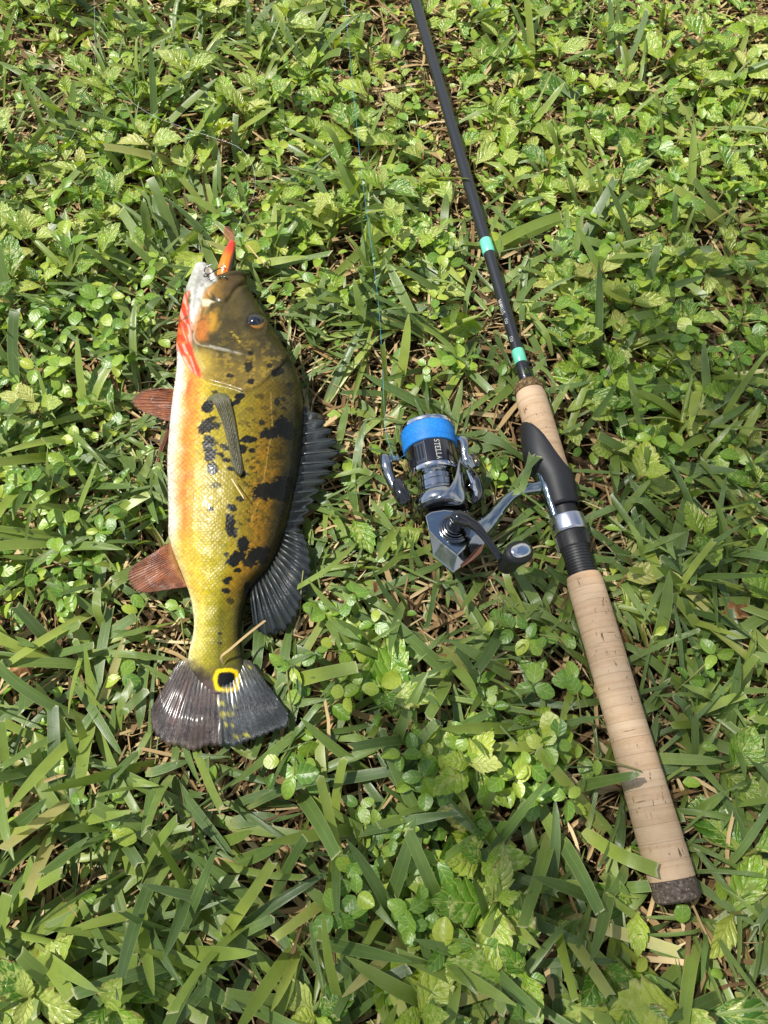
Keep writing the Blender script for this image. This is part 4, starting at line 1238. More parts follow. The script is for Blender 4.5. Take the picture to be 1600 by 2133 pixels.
    v, f = lathe_vf(rl0, rl1 - rl0, [(0, .0040), (.0012, .0042), (.0022, .0026), (.0046, .0026), (.0056, .0036), (.0066, .0036), (.0070, .002)], 24)
    put('line_roller', (v, f), M['bluech'], rotor)
    # gear body: faceted housing
    zt, zm, zb = .0445, .0395, .0125
    topp = [(886, 1074), (893, 1106), (920, 1130), (953, 1157), (972, 1136), (991, 1114), (989, 1084), (965, 1066), (925, 1062), (900, 1066)]
    outp = [(885, 1072), (892, 1108), (901, 1156), (944, 1194), (967, 1177), (1010, 1134), (1016, 1112), (975, 1062), (925, 1056), (893, 1062)]
    lowp = [(892, 1080), (898, 1110), (908, 1150), (944, 1184), (965, 1168), (1000, 1130), (1004, 1110), (972, 1070), (925, 1064), (898, 1068)]
    Vt = [W(x, y, zt) for x, y in topp]; Vo = [W(x, y, zm) for x, y in outp]; Vl = [W(x, y, zb) for x, y in lowp]
    k = len(topp)
    V = Vt + Vo + Vl
    F = [tuple(reversed(range(k)))]
    for i in range(k):
        j = (i + 1) % k
        F.append((i, j, k + j, k + i)); F.append((k + i, k + j, 2 * k + j, 2 * k + i))
    F.append(tuple(range(2 * k, 3 * k)))
    bd = put('gear_body', (V, F), M['chrome'], smooth=False)
    bv = bd.modifiers.new('bevel', 'BEVEL'); bv.width = .0007; bv.segments = 2; bv.limit_method = 'ANGLE'; bv.angle_limit = .35
    # raised side plate with the V-shaped edge
    pl0 = [(890, 1076), (896, 1104), (922, 1127), (953, 1151), (970, 1132), (987, 1112), (985, 1086), (963, 1069), (925, 1066), (903, 1069)]
    V = [W(x, y, zt - .001) for x, y in pl0] + [W(x, y, zt + .0012) for x, y in pl0]
    F = [tuple(range(k, 2 * k))[::-1]] + [(i, (i + 1) % k, k + (i + 1) % k, k + i) for i in range(k)]
    sp = put('side_plate', (V, F), M['bluech'], smooth=False)
    bv = sp.modifiers.new('bevel', 'BEVEL'); bv.width = .0005; bv.segments = 2; bv.limit_method = 'ANGLE'
    # brown wear guard on the rear edge
    V = [W(x, y, z) for x, y, z in ((1008, 1137, .0405), (1003, 1150, .0402), (985, 1166, .0400), (962, 1182, .0400), (962, 1177, .0412), (978, 1163, .0414), (992, 1148, .0416), (1003, 1137, .0412))]
    put('rear_guard', (V + [v - Vector((0, 0, .0012)) for v in V], [tuple(range(8))] + [(i, i + 8, (i + 1) % 8 + 8, (i + 1) % 8) for i in range(8)]), simple('brown_guard', L4((128, 88, 70)), .32), smooth=False, obst=False)
    # gear hub rings under the handle
    hc = W(947, 1102, zt)
    q = mm(hc, 1.0)
    put('gear_hub', lathe_vf(hc, (0, 0, 1), [(0, 34 * q), (.0016, 33 * q), (.0019, 30 * q), (.0022, 29 * q), (.0034, 28.5 * q), (.0036, 26.5 * q), (.0028, 26 * q), (.0028, 24.6 * q), (.0048, 24 * q), (.0050, 22 * q), (.0042, 21.5 * q), (.0042, 20.5 * q), (.0062, 19.5 * q), (.0064, 17 * q)], 56), M['gun'])
    put('handle_shaft', lathe_vf(hc, (0, 0, 1), [(.004, 17 * q), (.0085, 15.5 * q), (.0130, 14 * q), (.0150, 13.5 * q)], 40), M['gloss'])
    hb = W(954, 1078, .0625)
    hd = put('handle_arm', tube_vf([hb + Vector((-.004, .002, 0)), hb, W(968, 1083, .0620), W(984, 1091, .0605), W(999, 1105, .0585), W(1014, 1124, .0565), W(1028, 1143, .055), W(1042, 1164, .0535)], [.0030, .0054, .0050, .0038, .0031, .0026, .0025, .0028], 18, .85, sub=6), M['gloss'])
    # knob: tapering oval paddle, wider at its cap
    kb, kt = W(1052, 1181, .040), W(1085, 1147, .0645)
    kx = (W(1108, 1138, .06) - W(1062, 1158, .06)).normalized()
    kz = (kt - kb).normalized(); kx = (kx - kz * kx.dot(kz)).normalized(); ky = kz.cross(kx)
    V = []; F = []
    qs = mm(kt, 1.0)
    stn = [(-.03, 6, 6), (.0, 15, 14), (.06, 21, 19), (.18, 24, 21), (.35, 25, 20), (.55, 28, 22), (.75, 33, 25), (.88, 35, 26), (.96, 32, 24), (1.0, 27, 20), (1.005, 22, 16)]
    sg = 36
    for (t, rx, ry) in stn:
        c = kb.lerp(kt, t)
        for i in range(sg):
            g = 2 * math.pi * i / sg
            V.append(c + kx * (rx * qs * math.cos(g)) + ky * (ry * qs * math.sin(g)))
    for i in range(len(stn) - 1):
        for j in range(sg):
            F.append((i * sg + j, i * sg + (j + 1) % sg, (i + 1) * sg + (j + 1) % sg, (i + 1) * sg + j))
    F.append(tuple(reversed(range(sg)))); F.append(tuple(range((len(stn) - 1) * sg, len(stn) * sg)))
    kn = put('handle_knob', (V, F), M['rubber'], hd, sharp=70)
    V = []; F = []
    for (h, f_) in ((.0006, 1.0), (.0012, .97), (.0017, .7), (.0019, .35)):
        for i in range(sg):
            g = 2 * math.pi * i / sg
            cx = math.copysign(abs(math.cos(g)) ** .8, math.cos(g)); cy = math.copysign(abs(math.sin(g)) ** .8, math.sin(g))
            V.append(kt + kz * h + kx * (24.5 * f_ * qs * cx) + ky * (15.5 * f_ * qs * cy))
    for i in range(3):
        for j in range(sg):
            F.append((i * sg + j, i * sg + (j + 1) % sg, (i + 1) * sg + (j + 1) % sg, (i + 1) * sg + j))
    F.append(tuple(range(3 * sg, 4 * sg)))
    put('knob_cap', (V, F), M['chrome2'], hd, sharp=60, obst=False)
    # stem and foot clamped to the rod
    put('stem', tube_vf([W(992, 1106, .028), W(1010, 1096, .0285), W(1030, 1074, .029), W(1048, 1052, .029), W(1066, 1034, .029), W(1086, 1023, .0285), W(1112, 1017, .028), W(1136, 1014, .027)], [.0084, .0074, .0056, .0046, .0041, .0040, .0048, .0062], 20, 1.05, sub=6), M['bluech'])
    put('foot', tube_vf([W(1113, 950, .0285), W(1119, 972, .0285), W(1130, 1000, .0285), W(1138, 1020, .0285), W(1146, 1046, .0285), W(1155, 1074, .0285), W(1157, 1082, .0285)], [.0022, .0036, .0046, .0052, .0042, .0034, .002], 18, 1.25, sub=6), M['bluech'])
    return root
build_reel()

# ------------------------------------------------------------------ lines
def line_thing(name, pts, r, mat, label, cat):
    v, f = tube_vf(pts, [r] * len(pts), 6, sub=6)
    loc = Vector(pts[0]); 
    o = mobj(name, v, f, mat, None, origin=loc, obst=False)
    o.location = loc
    return tag(o, label, cat)
M['braid'] = simple('running_line', L4((74, 166, 190)), .45)
M['leader'] = simple('clear_leader', L4((196, 206, 200)), .2, spec=.6)
line_thing('fishing_line', [W(846, 946, .036), W(824, 956, .0375), W(812, 930, .038), W(802, 890, .040), W(800, 845, .042), W(797, 760, .044), W(789, 640, .046), W(776, 530, .048), W(757, 390, .050), W(745, 280, .051), W(733, 160, .052), W(722, 40, .053), W(714, -60, .05), W(690, -260, .05)], .00012, M['braid'], 'thin blue fishing line running from the reel over the grass', 'fishing line')
line_thing('leader_line', [W(492, 480, .047), W(499, 462, .049), W(512, 440, .048), W(530, 400, .044), W(528, 350, .046), W(500, 309, .050), W(440, 285, .051), (W(380, 265, .051)), W(306, 234, .052), W(250, 190, .051), W(203, 140, .052), W(198, 70, .052), W(196, 0, .052), W(190, -120, .05)], .00010, M['leader'], 'clear leader line curving away from the orange lure', 'fishing line')
# ------------------------------------------------------------------ room the things take in the lawn
GX0, GX1, GY0, GY1, GR = -0.75, 0.75, -0.45, 1.75, 0.002
NX, NY = int((GX1 - GX0) / GR), int((GY1 - GY0) / GR)
LOW = np.full((NX, NY), 9.0); HIGH = np.full((NX, NY), -9.0)
def splat(P):
    i = ((P[:, 0] - GX0) / GR).astype(int); j = ((P[:, 1] - GY0) / GR).astype(int)
    k = (i >= 0) & (i < NX) & (j >= 0) & (j < NY)
    np.minimum.at(LOW, (i[k], j[k]), P[k, 2]); np.maximum.at(HIGH, (i[k], j[k]), P[k, 2])
for V, F in OBST:
    V = np.asarray(V, float)
    splat(V)
    if F is not None:
        tri = []
        for f in F:
            for q in range(1, len(f) - 1): tri.append((f[0], f[q], f[q + 1]))
        tri = np.array(tri)
        A, B, C = V[tri[:, 0]], V[tri[:, 1]], V[tri[:, 2]]
        size = np.maximum(np.linalg.norm(B - A, axis=1), np.linalg.norm(C - A, axis=1))
        n = np.clip((size / 0.0014).astype(int) + 1, 1, 60)
        for m in np.unique(n):
            s_ = n == m
            for a in range(m + 1):
                for b in range(m + 1 - a):
                    u, v = a / m, b / m
                    splat(A[s_] * (1 - u - v) + B[s_] * u + C[s_] * v)
def room(x, y):
    i = np.clip(((np.asarray(x) - GX0) / GR).astype(int), 0, NX - 1); j = np.clip(((np.asarray(y) - GY0) / GR).astype(int), 0, NY - 1)
    return LOW[i, j], HIGH[i, j]
# how far each spot is from the nearest thing: grass is pressed down around them
DIST = np.where(LOW < 8, 0.0, 1.0)
_m = LOW < 8
for _k in range(1, 26):
    _n = _m.copy()
    _n[1:] |= _m[:-1]; _n[:-1] |= _m[1:]
    if _k % 2:
        _n[:, 1:] |= _m[:, :-1]; _n[:, :-1] |= _m[:, 1:]
    else:
        _n[:, 1:] |= _m[:, :-1]; _n[:, :-1] |= _m[:, 1:]
        _n[1:, 1:] |= _m[:-1, :-1]; _n[:-1, :-1] |= _m[1:, 1:]; _n[1:, :-1] |= _m[:-1, 1:]; _n[:-1, 1:] |= _m[1:, :-1]
    DIST[_n & ~_m] = _k * GR
    _m = _n
def cap(x, y):
    x = np.asarray(x); y = np.asarray(y)
    i = np.clip(((x - GX0) / GR).astype(int), 0, NX - 1); j = np.clip(((y - GY0) / GR).astype(int), 0, NY - 1)
    d = DIST[i, j]
    return np.where(d > .9, 1.0, .014 + .62 * d)
def make_room(V, press=True):
    """press lawn vertices (…,3) below the things; tips that reach over the top lie on it"""
    if press:
        free = (rng.random(V.shape[0]) < .02).reshape((-1,) + (1,) * (V.ndim - 2))
        c = cap(V[..., 0], V[..., 1])
        zz = V[..., 2]
        V[..., 2] = np.where((zz > c) & ~free, c + (zz - c) * .12, zz)
    lo, hi = room(V[..., 0], V[..., 1])
    z = V[..., 2]
    hit = (lo < 8) & (z > lo - .0015) & (z < hi + .0012)
    over = hit & (z > hi - .004) & (hi < .045)
    z = np.where(over, hi + .0012, np.where(hit, np.maximum(lo - .0015, .0006), z))
    V[..., 2] = z
    return V

# ------------------------------------------------------------------ grass
def blade_verts(xy, L, wd, az, e0, droop, roll, bz, fold, cut, bend, rows, seed):
    g = np.random.default_rng(seed)
    n = len(L)
    s = np.linspace(0, 1, rows)
    el = e0[:, None] - droop[:, None] * s[None] ** 1.3
    azs = az[:, None] + bend[:, None] * s[None]
    tan = np.stack([np.cos(el) * np.cos(azs), np.cos(el) * np.sin(azs), np.sin(el)], -1)
    step = (L / (rows - 1))[:, None, None]
    pos = np.cumsum(np.concatenate([np.zeros((n, 1, 3)), (tan[:, :-1] + tan[:, 1:]) / 2 * step], 1), 1)
    pos += np.concatenate([xy, bz[:, None]], 1)[:, None, :]
    hor = np.stack([-np.sin(azs), np.cos(azs), np.zeros_like(azs)], -1)
    nor = np.cross(tan, hor)
    rl = roll[:, None] * (0.25 + .75 * s[None])
    sd = hor * np.cos(rl)[..., None] + nor * np.sin(rl)[..., None]
    nr = -hor * np.sin(rl)[..., None] + nor * np.cos(rl)[..., None]
    basep = np.clip(.5 + s * 3.2, 0, 1)
    tipu = np.where(s > .5, np.clip(1 - ((s - .5) / .505) ** 2, 0, 1) ** .62, 1.0) * (1 - .12 * s)
    tipc = 1 - .28 * s
    prof = basep[None] * np.where(cut[:, None] > .5, tipc[None], tipu[None])
    hw = wd[:, None] * .5 * prof
    fd = fold[:, None] * (1.0 - .55 * s[None])
    out = np.zeros((n, rows, 3, 3))
    out[:, :, 1] = pos
    for c, q in ((0, -1), (2, 1)):
        out[:, :, c] = pos + sd * (hw * np.cos(fd) * q)[..., None] + nr * (hw * np.sin(fd))[..., None]
    # mown ends: torn unevenly
    tear = g.normal(0, .0016, (n, 3)) * (cut[:, None] > .5)
    out[:, -1] += tan[:, -1][:, None, :] * tear[..., None]
    att = np.zeros((n, rows, 3, 4))
    att[..., 1] = s[None, :, None]; att[..., 2] = np.array([0, .5, 1])[None, None]; att[..., 3] = cut[:, None, None]
    return out, att
def strip_faces(n, rows):
    i, c = np.meshgrid(np.arange(rows - 1), np.arange(2), indexing='ij')
    q = np.stack([i * 3 + c, i * 3 + c + 1, (i + 1) * 3 + c + 1, (i + 1) * 3 + c], -1).reshape(-1, 4)
    return (q[None] + (np.arange(n) * rows * 3)[:, None, None]).reshape(-1, 4)
def px_of(xy):
    return PJ(np.concatenate([xy, np.full((len(xy), 1), .012)], 1))

BARE = [(720, 790, 150, 60), (640, 1640, 130, 90), (830, 1700, 80, 120), (60, 2080, 110, 70), (940, 1240, 90, 45), (760, 1180, 60, 50), (1010, 1290, 70, 40), (120, 1330, 60, 60), (700, 1560, 80, 60), (900, 640, 80, 40), (1080, 1000, 40, 40), (1000, 860, 110, 40), (360, 1520, 60, 40), (560, 2080, 90, 60), (170, 1960, 100, 60), (90, 1800, 70, 50), (420, 1850, 60, 50), (250, 1640, 60, 40), (520, 1760, 70, 50), (720, 1960, 60, 60), (1180, 1760, 60, 50), (1090, 1950, 60, 40), (1380, 1960, 70, 40), (1480, 1270, 60, 40), (300, 1960, 70, 40)]
def bare(px, py):
    b = np.zeros(np.shape(px))
    for x, y, rx, ry in BARE:
        b = np.maximum(b, sstep(1.15, .6, np.hypot((px - x) / rx, (py - y) / ry)))
    return b
def weedy(px, py):
    """how much broad-leaved weed crowds out the grass"""
    a = sstep(520, 330, py) * (.55 + .45 * sstep(500, 900, px))
    b = sstep(1060, 1200, px) * sstep(1150, 700, py) * .85
    c = sstep(420, 250, px) * sstep(640, 480, py) * .55
    d = sstep(560, 640, px) * sstep(1010, 940, px) * sstep(640, 560, py) * .5
    return np.clip(np.maximum.reduce([a, b, c, d]), 0, 1)

def grass_field(n, box, rows, seed, inner=None, keep=None, upright=.35, zmax=.05):
    g = np.random.default_rng(seed)
    xy = np.stack([g.uniform(box[0], box[1], n), g.uniform(box[2], box[3], n)], 1)
    if inner is not None:
        k = ~((xy[:, 0] > inner[0]) & (xy[:, 0] < inner[1]) & (xy[:, 1] > inner[2]) & (xy[:, 1] < inner[3]))
        xy = xy[k]
    px, py = px_of(xy)
    dens = .92 + 2.6 * (fbm(xy[:, 0] * 16, xy[:, 1] * 16, 40) - .5) - 1.0 * bare(px, py) - .72 * weedy(px, py) - .16 * sstep(1350, 1700, py)
    xy = xy[g.random(len(xy)) < dens]
    n = len(xy)
    up = g.random(n) < upright
    L = np.where(up, g.uniform(.026, .062, n), g.uniform(.026, .082, n))
    wd = np.clip(g.normal(.0056, .0015, n), .0024, .0092)
    nar = g.random(n) < .34
    wd[nar] *= .45
    # neighbouring blades of a runner share a direction
    az = fbm(xy[:, 0] * 22, xy[:, 1] * 22, 50, 2) * 14 + g.normal(0, 1.1, n)
    e0 = np.where(up, g.uniform(.6, 1.25, n), g.uniform(.08, .62, n))
    droop = np.where(up, g.uniform(0, .7, n), g.uniform(0.05, .8, n))
    roll = g.normal(0, .62, n)
    bz = g.uniform(.001, .016, n)
    fold = np.abs(g.normal(.34, .26, n))
    cut = (g.random(n) < .26) * 1.0
    bend = g.normal(0, .25, n)
    V, A = blade_verts(xy, L, wd, az, e0, droop, roll, bz, fold, cut, bend, rows, seed + 1)
    V[..., 2] = np.where(V[..., 2] > zmax, zmax + (V[..., 2] - zmax) * .25, V[..., 2])
    V[..., 2] = np.maximum(V[..., 2], .0008)
    A[..., 0] = np.clip(g.beta(2.0, 2.3, n) * .84 + .26 * weedy(*px_of(xy)), 0, 1)[:, None, None]
    V = make_room(V)
    return V, A, n
CORE = (-.50, .50, -.22, .98)
V1, A1, n1 = grass_field(10500, CORE, 9, 100)
tag(link('grass', raw_mesh('grass', V1.reshape(-1, 3), strip_faces(n1, 9), A1), M['grass']), 'broad bladed mown grass covering the lawn', 'grass', kind='stuff')
V2, A2, n2 = grass_field(26000, (-1.7, 1.7, -1.2, 2.6), 6, 200, CORE)
tag(link('grass', raw_mesh('grass_beyond', V2.reshape(-1, 3), strip_faces(n2, 6), A2), M['grass']), 'mown grass stretching on around the lawn', 'grass', kind='stuff')
print('blades', n1, n2)

# dead grass between the living blades
def thatch(n, box, seed, rows=5, patch=None):
    g = np.random.default_rng(seed)
    xy = np.stack([g.uniform(box[0], box[1], n), g.uniform(box[2], box[3], n)], 1)
    if patch is not None:
        px, py = px_of(xy)
        xy = xy[g.random(len(xy)) < patch(px, py)]
    n = len(xy)
    L = g.uniform(.012, .055, n); wd = g.uniform(.0007, .0030, n)
    fat = g.random(n) < .15; wd[fat] = g.uniform(.003, .0055, fat.sum())
    V, A = blade_verts(xy, L, wd, g.uniform(0, 6.28, n), g.uniform(-.12, .35, n), g.uniform(-.2, .5, n), g.normal(0, .8, n), g.uniform(.001, .012, n), g.uniform(0, .6, n), np.ones(n), g.normal(0, .5, n), rows, seed + 1)
    V[..., 2] = np.maximum(V[..., 2], .0006)
    A[..., 0] = g.beta(1.6, 1.6, n)[:, None, None]
    return make_room(V), A, n
Vt, At, nt_ = thatch(19000, CORE, 300)
Vu, Au, nu = thatch(9000, CORE, 310, 5, lambda px, py: bare(px, py))
Vw, Aw, nw = thatch(14000, (-1.5, 1.5, -1.0, 2.2), 320, 3)
tag(link('thatch', raw_mesh('thatch', np.concatenate([Vt.reshape(-1, 3), Vu.reshape(-1, 3)]), strip_faces(nt_ + nu, 5), np.concatenate([At.reshape(-1, 4), Au.reshape(-1, 4)])), M['straw']), 'dry brown clippings lying between the grass blades', 'dead grass', kind='stuff')
tag(link('thatch', raw_mesh('thatch_beyond', Vw.reshape(-1, 3), strip_faces(nw, 3), Aw), M['straw']), 'dry brown clippings around the lawn', 'dead grass', kind='stuff')

# ------------------------------------------------------------------ leaves of the weeds
def weed_leaf(seed, L=1.0, teeth=True):
    """unit-length toothed leaf along +x, folded on its midrib; 60 odd triangles"""
    g = np.random.default_rng(seed)
    if teeth:
        t = [0, .06, .16, .30, .43, .53, .545, .63, .70, .715, .79, .86, .87, .94, 1.0]
        hw = [.05, .045, .10, .21, .285, .32, .26, .275, .265, .205, .20, .165, .125, .08, .0]
        sh = [0, 0, 0, 0, 0, .03, 0, 0, .035, 0, 0, .03, 0, 0, 0]
    else:
        t = [0, .05, .14, .3, .5, .7, .86, .95, 1.0]
        hw = [.02, .10, .21, .31, .35, .32, .22, .13, .0]
        sh = [0] * 9
    t = np.array(t); hw = np.array(hw) * g.uniform(.88, 1.12); sh = np.array(sh)
    cols = np.array([-1, -.55, 0, .55, 1])
    fold = g.uniform(.15, .5); arch = g.uniform(.10, .42); tw = g.normal(0, .16); cup = g.uniform(-.15, .2)
    V = np.zeros((len(t), 5, 3)); A = np.zeros((len(t), 5, 4))
    for i in range(len(t)):
        for k, c in enumerate(cols):
            jit = 1 + g.normal(0, .05) * (abs(c) == 1)
            y = hw[i] * c * jit
            x = t[i] + sh[i] * (abs(c) == 1)
            z = abs(y) * fold + cup * y * y * 4 - arch * t[i] ** 2 + tw * y * t[i] + .012 * math.sin(9 * t[i] + 3 * c + seed) * (abs(c) > .2)
            V[i, k] = (x, y * math.cos(fold * .5), z); A[i, k] = (g.random() * 0, t[i], .5 + c / 2, 1)
    m = len(t)
    F = []
    for i in range(m - 1):
        for k in range(4): F.append((i * 5 + k, (i + 1) * 5 + k, (i + 1) * 5 + k + 1, i * 5 + k + 1))
    return V.reshape(-1, 3), np.array(F), A.reshape(-1, 4)
WL = [raw_mesh('weed_leaf', *weed_leaf(500 + i)) for i in range(8)]
WL2 = [m.copy() for m in WL]
for m in WL: m.materials.append(M['weed'])
for m in WL2: m.materials.append(M['weed2'])
CL = []
for i in range(6):
    m = raw_mesh('small_leaf', *weed_leaf(560 + i, teeth=False)); m.materials.append(M['clover']); CL.append(m)
def stem_mesh(name, pts, r, mat):
    v, f = tube_vf(pts, [r] * len(pts), 6, sub=3)
    me = bpy.data.meshes.new(name); me.from_pydata([tuple(p) for p in v], [], f); me.update()
    me.polygons.foreach_set('use_smooth', np.ones(len(me.polygons), dtype=bool))
    me.materials.append(mat)
    return me
def leaf_ok(o, d, L):
    """is there air along a leaf from o in direction d"""
    for t in (.25, .55, .85, 1.0):
        p = o + d * (L * t)
        for q in (-.22, .22):
            x, y = p.x - d.y * L * q, p.y + d.x * L * q
            lo, hi = room(np.array([x]), np.array([y]))
            if lo[0] < 8 and hi[0] > p.z - .004: return False
            if p.z > float(cap(np.array([x]), np.array([y]))[0]) + .008: return False
    return True
def basis_q(d, up=Vector((0, 0, 1)), roll=0.0):
    x = d.normalized(); y = up.cross(x)
    if y.length < 1e-4: y = Vector((0, 1, 0))
    y.normalize(); z = x.cross(y)
    q = Matrix((x, y, z)).transposed().to_quaternion()
    return q @ Quaternion((1, 0, 0), roll)

ANCH = [("the orange lure", 478, 530), ("the lower jaw", 395, 590), ("the fish's eye", 560, 670), ("the fish's nape", 640, 800), ("the spiny dorsal fin", 715, 930),
        ("the soft dorsal fin", 660, 1200), ("the tail root", 560, 1360), ("the tail edge", 450, 1580), ("the anal fin", 255, 1200), ("the pelvic fin", 260, 840), ("the pale belly", 330, 1040),
        ("the red throat patch", 350, 720), ("the blue spool", 890, 860), ("the line roller", 780, 970), ("the reel knob", 1085, 1215), ("the reel body", 935, 1220), ("the reel stem", 1060, 990),
        ("the upper mint band", 1015, 515), ("the lower mint band", 1080, 745), ("the printed blank", 1045, 640), ("the fore grip", 1150, 880), ("the satin hood ring", 1230, 1080), ("the rear grip's top", 1260, 1220),
        ("the rear grip's middle", 1340, 1500), ("the rear grip's foot", 1400, 1750), ("the speckled butt cap", 1430, 1910), ("the far blue line", 730, 120), ("the middle blue line", 765, 430), ("the near blue line", 797, 740),
        ("the far leader", 200, 80), ("the leader's bend", 420, 280), ("the far rod blank", 880, 60), ("the bare black blank", 950, 300), ("the curled dead leaf", 40, 1400), ("the crumpled dead leaf", 1520, 1290)]
AXY = np.array([(a[1], a[2]) for a in ANCH], float)
def where_words(px, py):
    d = np.hypot(AXY[:, 0] - px, (AXY[:, 1] - py))
    o = np.argsort(d)
    if d[o[0]] < 75: return 'right by ' + ANCH[o[0]][0]
    return f'nearest {ANCH[o[0]][0]}, then {ANCH[o[1]][0]}'
NUMW = ['bare', 'one', 'two', 'three', 'four', 'five', 'six', 'seven', 'eight', 'nine', 'ten']
def relabel(root, k, kind, px, py):
    lab = f'{NUMW[min(k, 10)]}-{kind} {where_words(px, py)}'
    root['label'] = lab; root['group'] = {'weed': 'toothed weeds growing in the lawn', 'sprig': 'round-leaf sprigs growing in the lawn', 'tuft': 'grass tufts standing in the lawn'}[kind.split()[-1]]

def weed_plant(px, py, size, mott, n_leaf=None):
    g = random
    base = W(px, py, .014)
    lo, hi = room(np.array([base.x]), np.array([base.y]))
    if lo[0] < 8: return None
    tone = 'pale mottled' if mott else 'glossy green'
    lab = f'{tone} toothed weed {where_words(px, py)}'
    root = empty('creeping_weed', (base.x, base.y, .002), lab, 'weed', lab.replace('weed', 'weeds'))
    a0 = g.uniform(0, 6.28)
    hh = g.uniform(.026, .042) * min(1.15, size)
    top = Vector((g.uniform(-.005, .005), g.uniform(-.005, .005), hh))
    # creeping runner and the shoot
    d = Vector((math.cos(a0 + 1.0), math.sin(a0 + 1.0), 0))
    st = [Vector((0, 0, 0)) + d * .035 * size + Vector((0, 0, .004)), d * .016 * size + Vector((0, 0, .007)), Vector((0, 0, .009)), top * .6 + Vector((0, 0, .002)), top]
    me = stem_mesh('weed_stem', st, .0009, M['stem'] if g.random() < .6 else M['stem_brown'])
    ok = True
    link('stem', me, None, root)
    made = 0
    tiers = [(0.5, .0, 1.0, (.0, .5)), (.8, math.pi / 2, .85, (.3, .8)), (1.0, .6, .5, (.7, 1.15))]
    for (hf, ao, sc, er) in tiers:
        for q in (0, math.pi):
            if g.random() < .08: continue
            az = a0 + ao + q + g.gauss(0, .22); el = g.uniform(*er)
            dr = Vector((math.cos(az) * math.cos(el), math.sin(az) * math.cos(el), math.sin(el)))
            L = .036 * size * sc * g.uniform(.8, 1.15)
            o = top * hf
            if not leaf_ok(o + Vector((base.x, base.y, .002)), dr, L):
                continue
            lf = bpy.data.objects.new('leaf', g.choice(WL2 if (mott and g.random() < .75) or g.random() < .12 else WL))
            COL.objects.link(lf); lf.parent = root
            lf.location = o; lf.rotation_mode = 'QUATERNION'; lf.rotation_quaternion = basis_q(dr, roll=g.gauss(0, .25))
            lf.scale = (L, L * g.uniform(.85, 1.15), L)
            made += 1
    if made == 0:
        for c in list(root.children): bpy.data.objects.remove(c)
        bpy.data.objects.remove(root); return None
    relabel(root, made, 'leaf ' + tone + ' toothed weed', px, py)
    return root
def small_plant(px, py, size, flat=False):
    g = random
    base = W(px, py, .016)
    lo, hi = room(np.array([base.x]), np.array([base.y]))
    if lo[0] < 8: return None
    lab = f'round-leaf sprig {where_words(px, py)}'
    root = empty('clover_sprig', (base.x, base.y, .002), lab, 'weed', lab.replace('sprig', 'sprigs'))
    a0 = g.uniform(0, 6.28)
    d = Vector((math.cos(a0), math.sin(a0), 0))
    ln = g.uniform(.016, .034) * size; zz = g.uniform(.016, .034)
    st = [Vector((0, 0, .002)), d * ln * .3 + Vector((0, 0, zz * .7)), d * ln * .7 + Vector((0, 0, zz)), d * ln + Vector((0, 0, zz + .003))]
    link('stem', stem_mesh('sprig_stem', st, .0005, M['stem']), None, root)
    nl = 0
    nodes = [(st[1], 1), (st[2], 2), (st[3], 3)]
    for p, k in nodes:
        for q in range(3 if k == 3 else g.choice((1, 2))):
            az = a0 + (q - 1) * 2.0 + g.gauss(0, .3) + (k % 2) * 1.2; el = g.uniform(-.05, .5)
            dr = Vector((math.cos(az) * math.cos(el), math.sin(az) * math.cos(el), math.sin(el)))
            L = g.uniform(.0075, .0125) * size
            if not leaf_ok(p + Vector((base.x, base.y, .002)), dr, L): continue
            lf = bpy.data.objects.new('leaf', g.choice(CL)); COL.objects.link(lf); lf.parent = root
            lf.location = p + dr * .001; lf.rotation_mode = 'QUATERNION'; lf.rotation_quaternion = basis_q(dr, roll=g.gauss(0, .35))
            lf.scale = (L, L * g.uniform(.95, 1.3), L)
            nl += 1
    if nl == 0:
        for c in list(root.children): bpy.data.objects.remove(c)
        bpy.data.objects.remove(root); return None
    relabel(root, nl, 'leaf round sprig', px, py)
    return root

# the plants one can point at
PLANTS = [(425, 535, 1.15, 0), (310, 545, .9, 0), (490, 450, .85, 0), (735, 290, 1.05, 0), (620, 245, .9, 0), (765, 235, .9, 1), (830, 255, .8, 1), (700, 470, .95, 0), (735, 410, .85, 0), (660, 475, .8, 1), (795, 430, .95, 0), (600, 440, .8, 1), (735, 955, .9, 0), (742, 1090, 1.05, 0), (700, 1085, .7, 0), (775, 1350, 1.25, 0), (810, 1480, 1.15, 0), (960, 1600, 1.05, 0), (1000, 1790, .95, 0), (1010, 1890, 1.05, 0), (1060, 2010, 1.2, 0), (1230, 2005, 1.0, 0), (1290, 2090, 1.3, 0), (1370, 2080, 1.35, 0), (1545, 1790, 1.25, 0), (1520, 1905, 1.0, 0), (1330, 1890, .85, 0), (1500, 1610, .9, 0), (255, 2080, 1.3, 0), (90, 2055, 1.0, 1), (235, 870, 1.1, 0), (95, 880, .95, 1), (50, 600, 1.0, 0), (105, 615, .8, 0), (1000, 690, 1.0, 0), (960, 540, .9, 0), (1150, 560, .9, 0), (1210, 820, 1.05, 0), (1320, 730, 1.0, 0), (1440, 120, 1.0, 0), (1290, 410, 1.0, 0), (1180, 1090, .0, 0), (1440, 1120, .9, 0), (1590, 1250, .9, 0), (985, 1730, .8, 0), (650, 2100, .9, 0), (860, 2105, 1.0, 0), (1440, 2100, 1.1, 0), (1310, 1010, 1.0, 0), (1090, 1490, .8, 0)]
made = []
for (x, y, s_, m_) in PLANTS:
    if s_ > 0 and weed_plant(x, y, s_, m_): made.append((x, y))
tries = 0
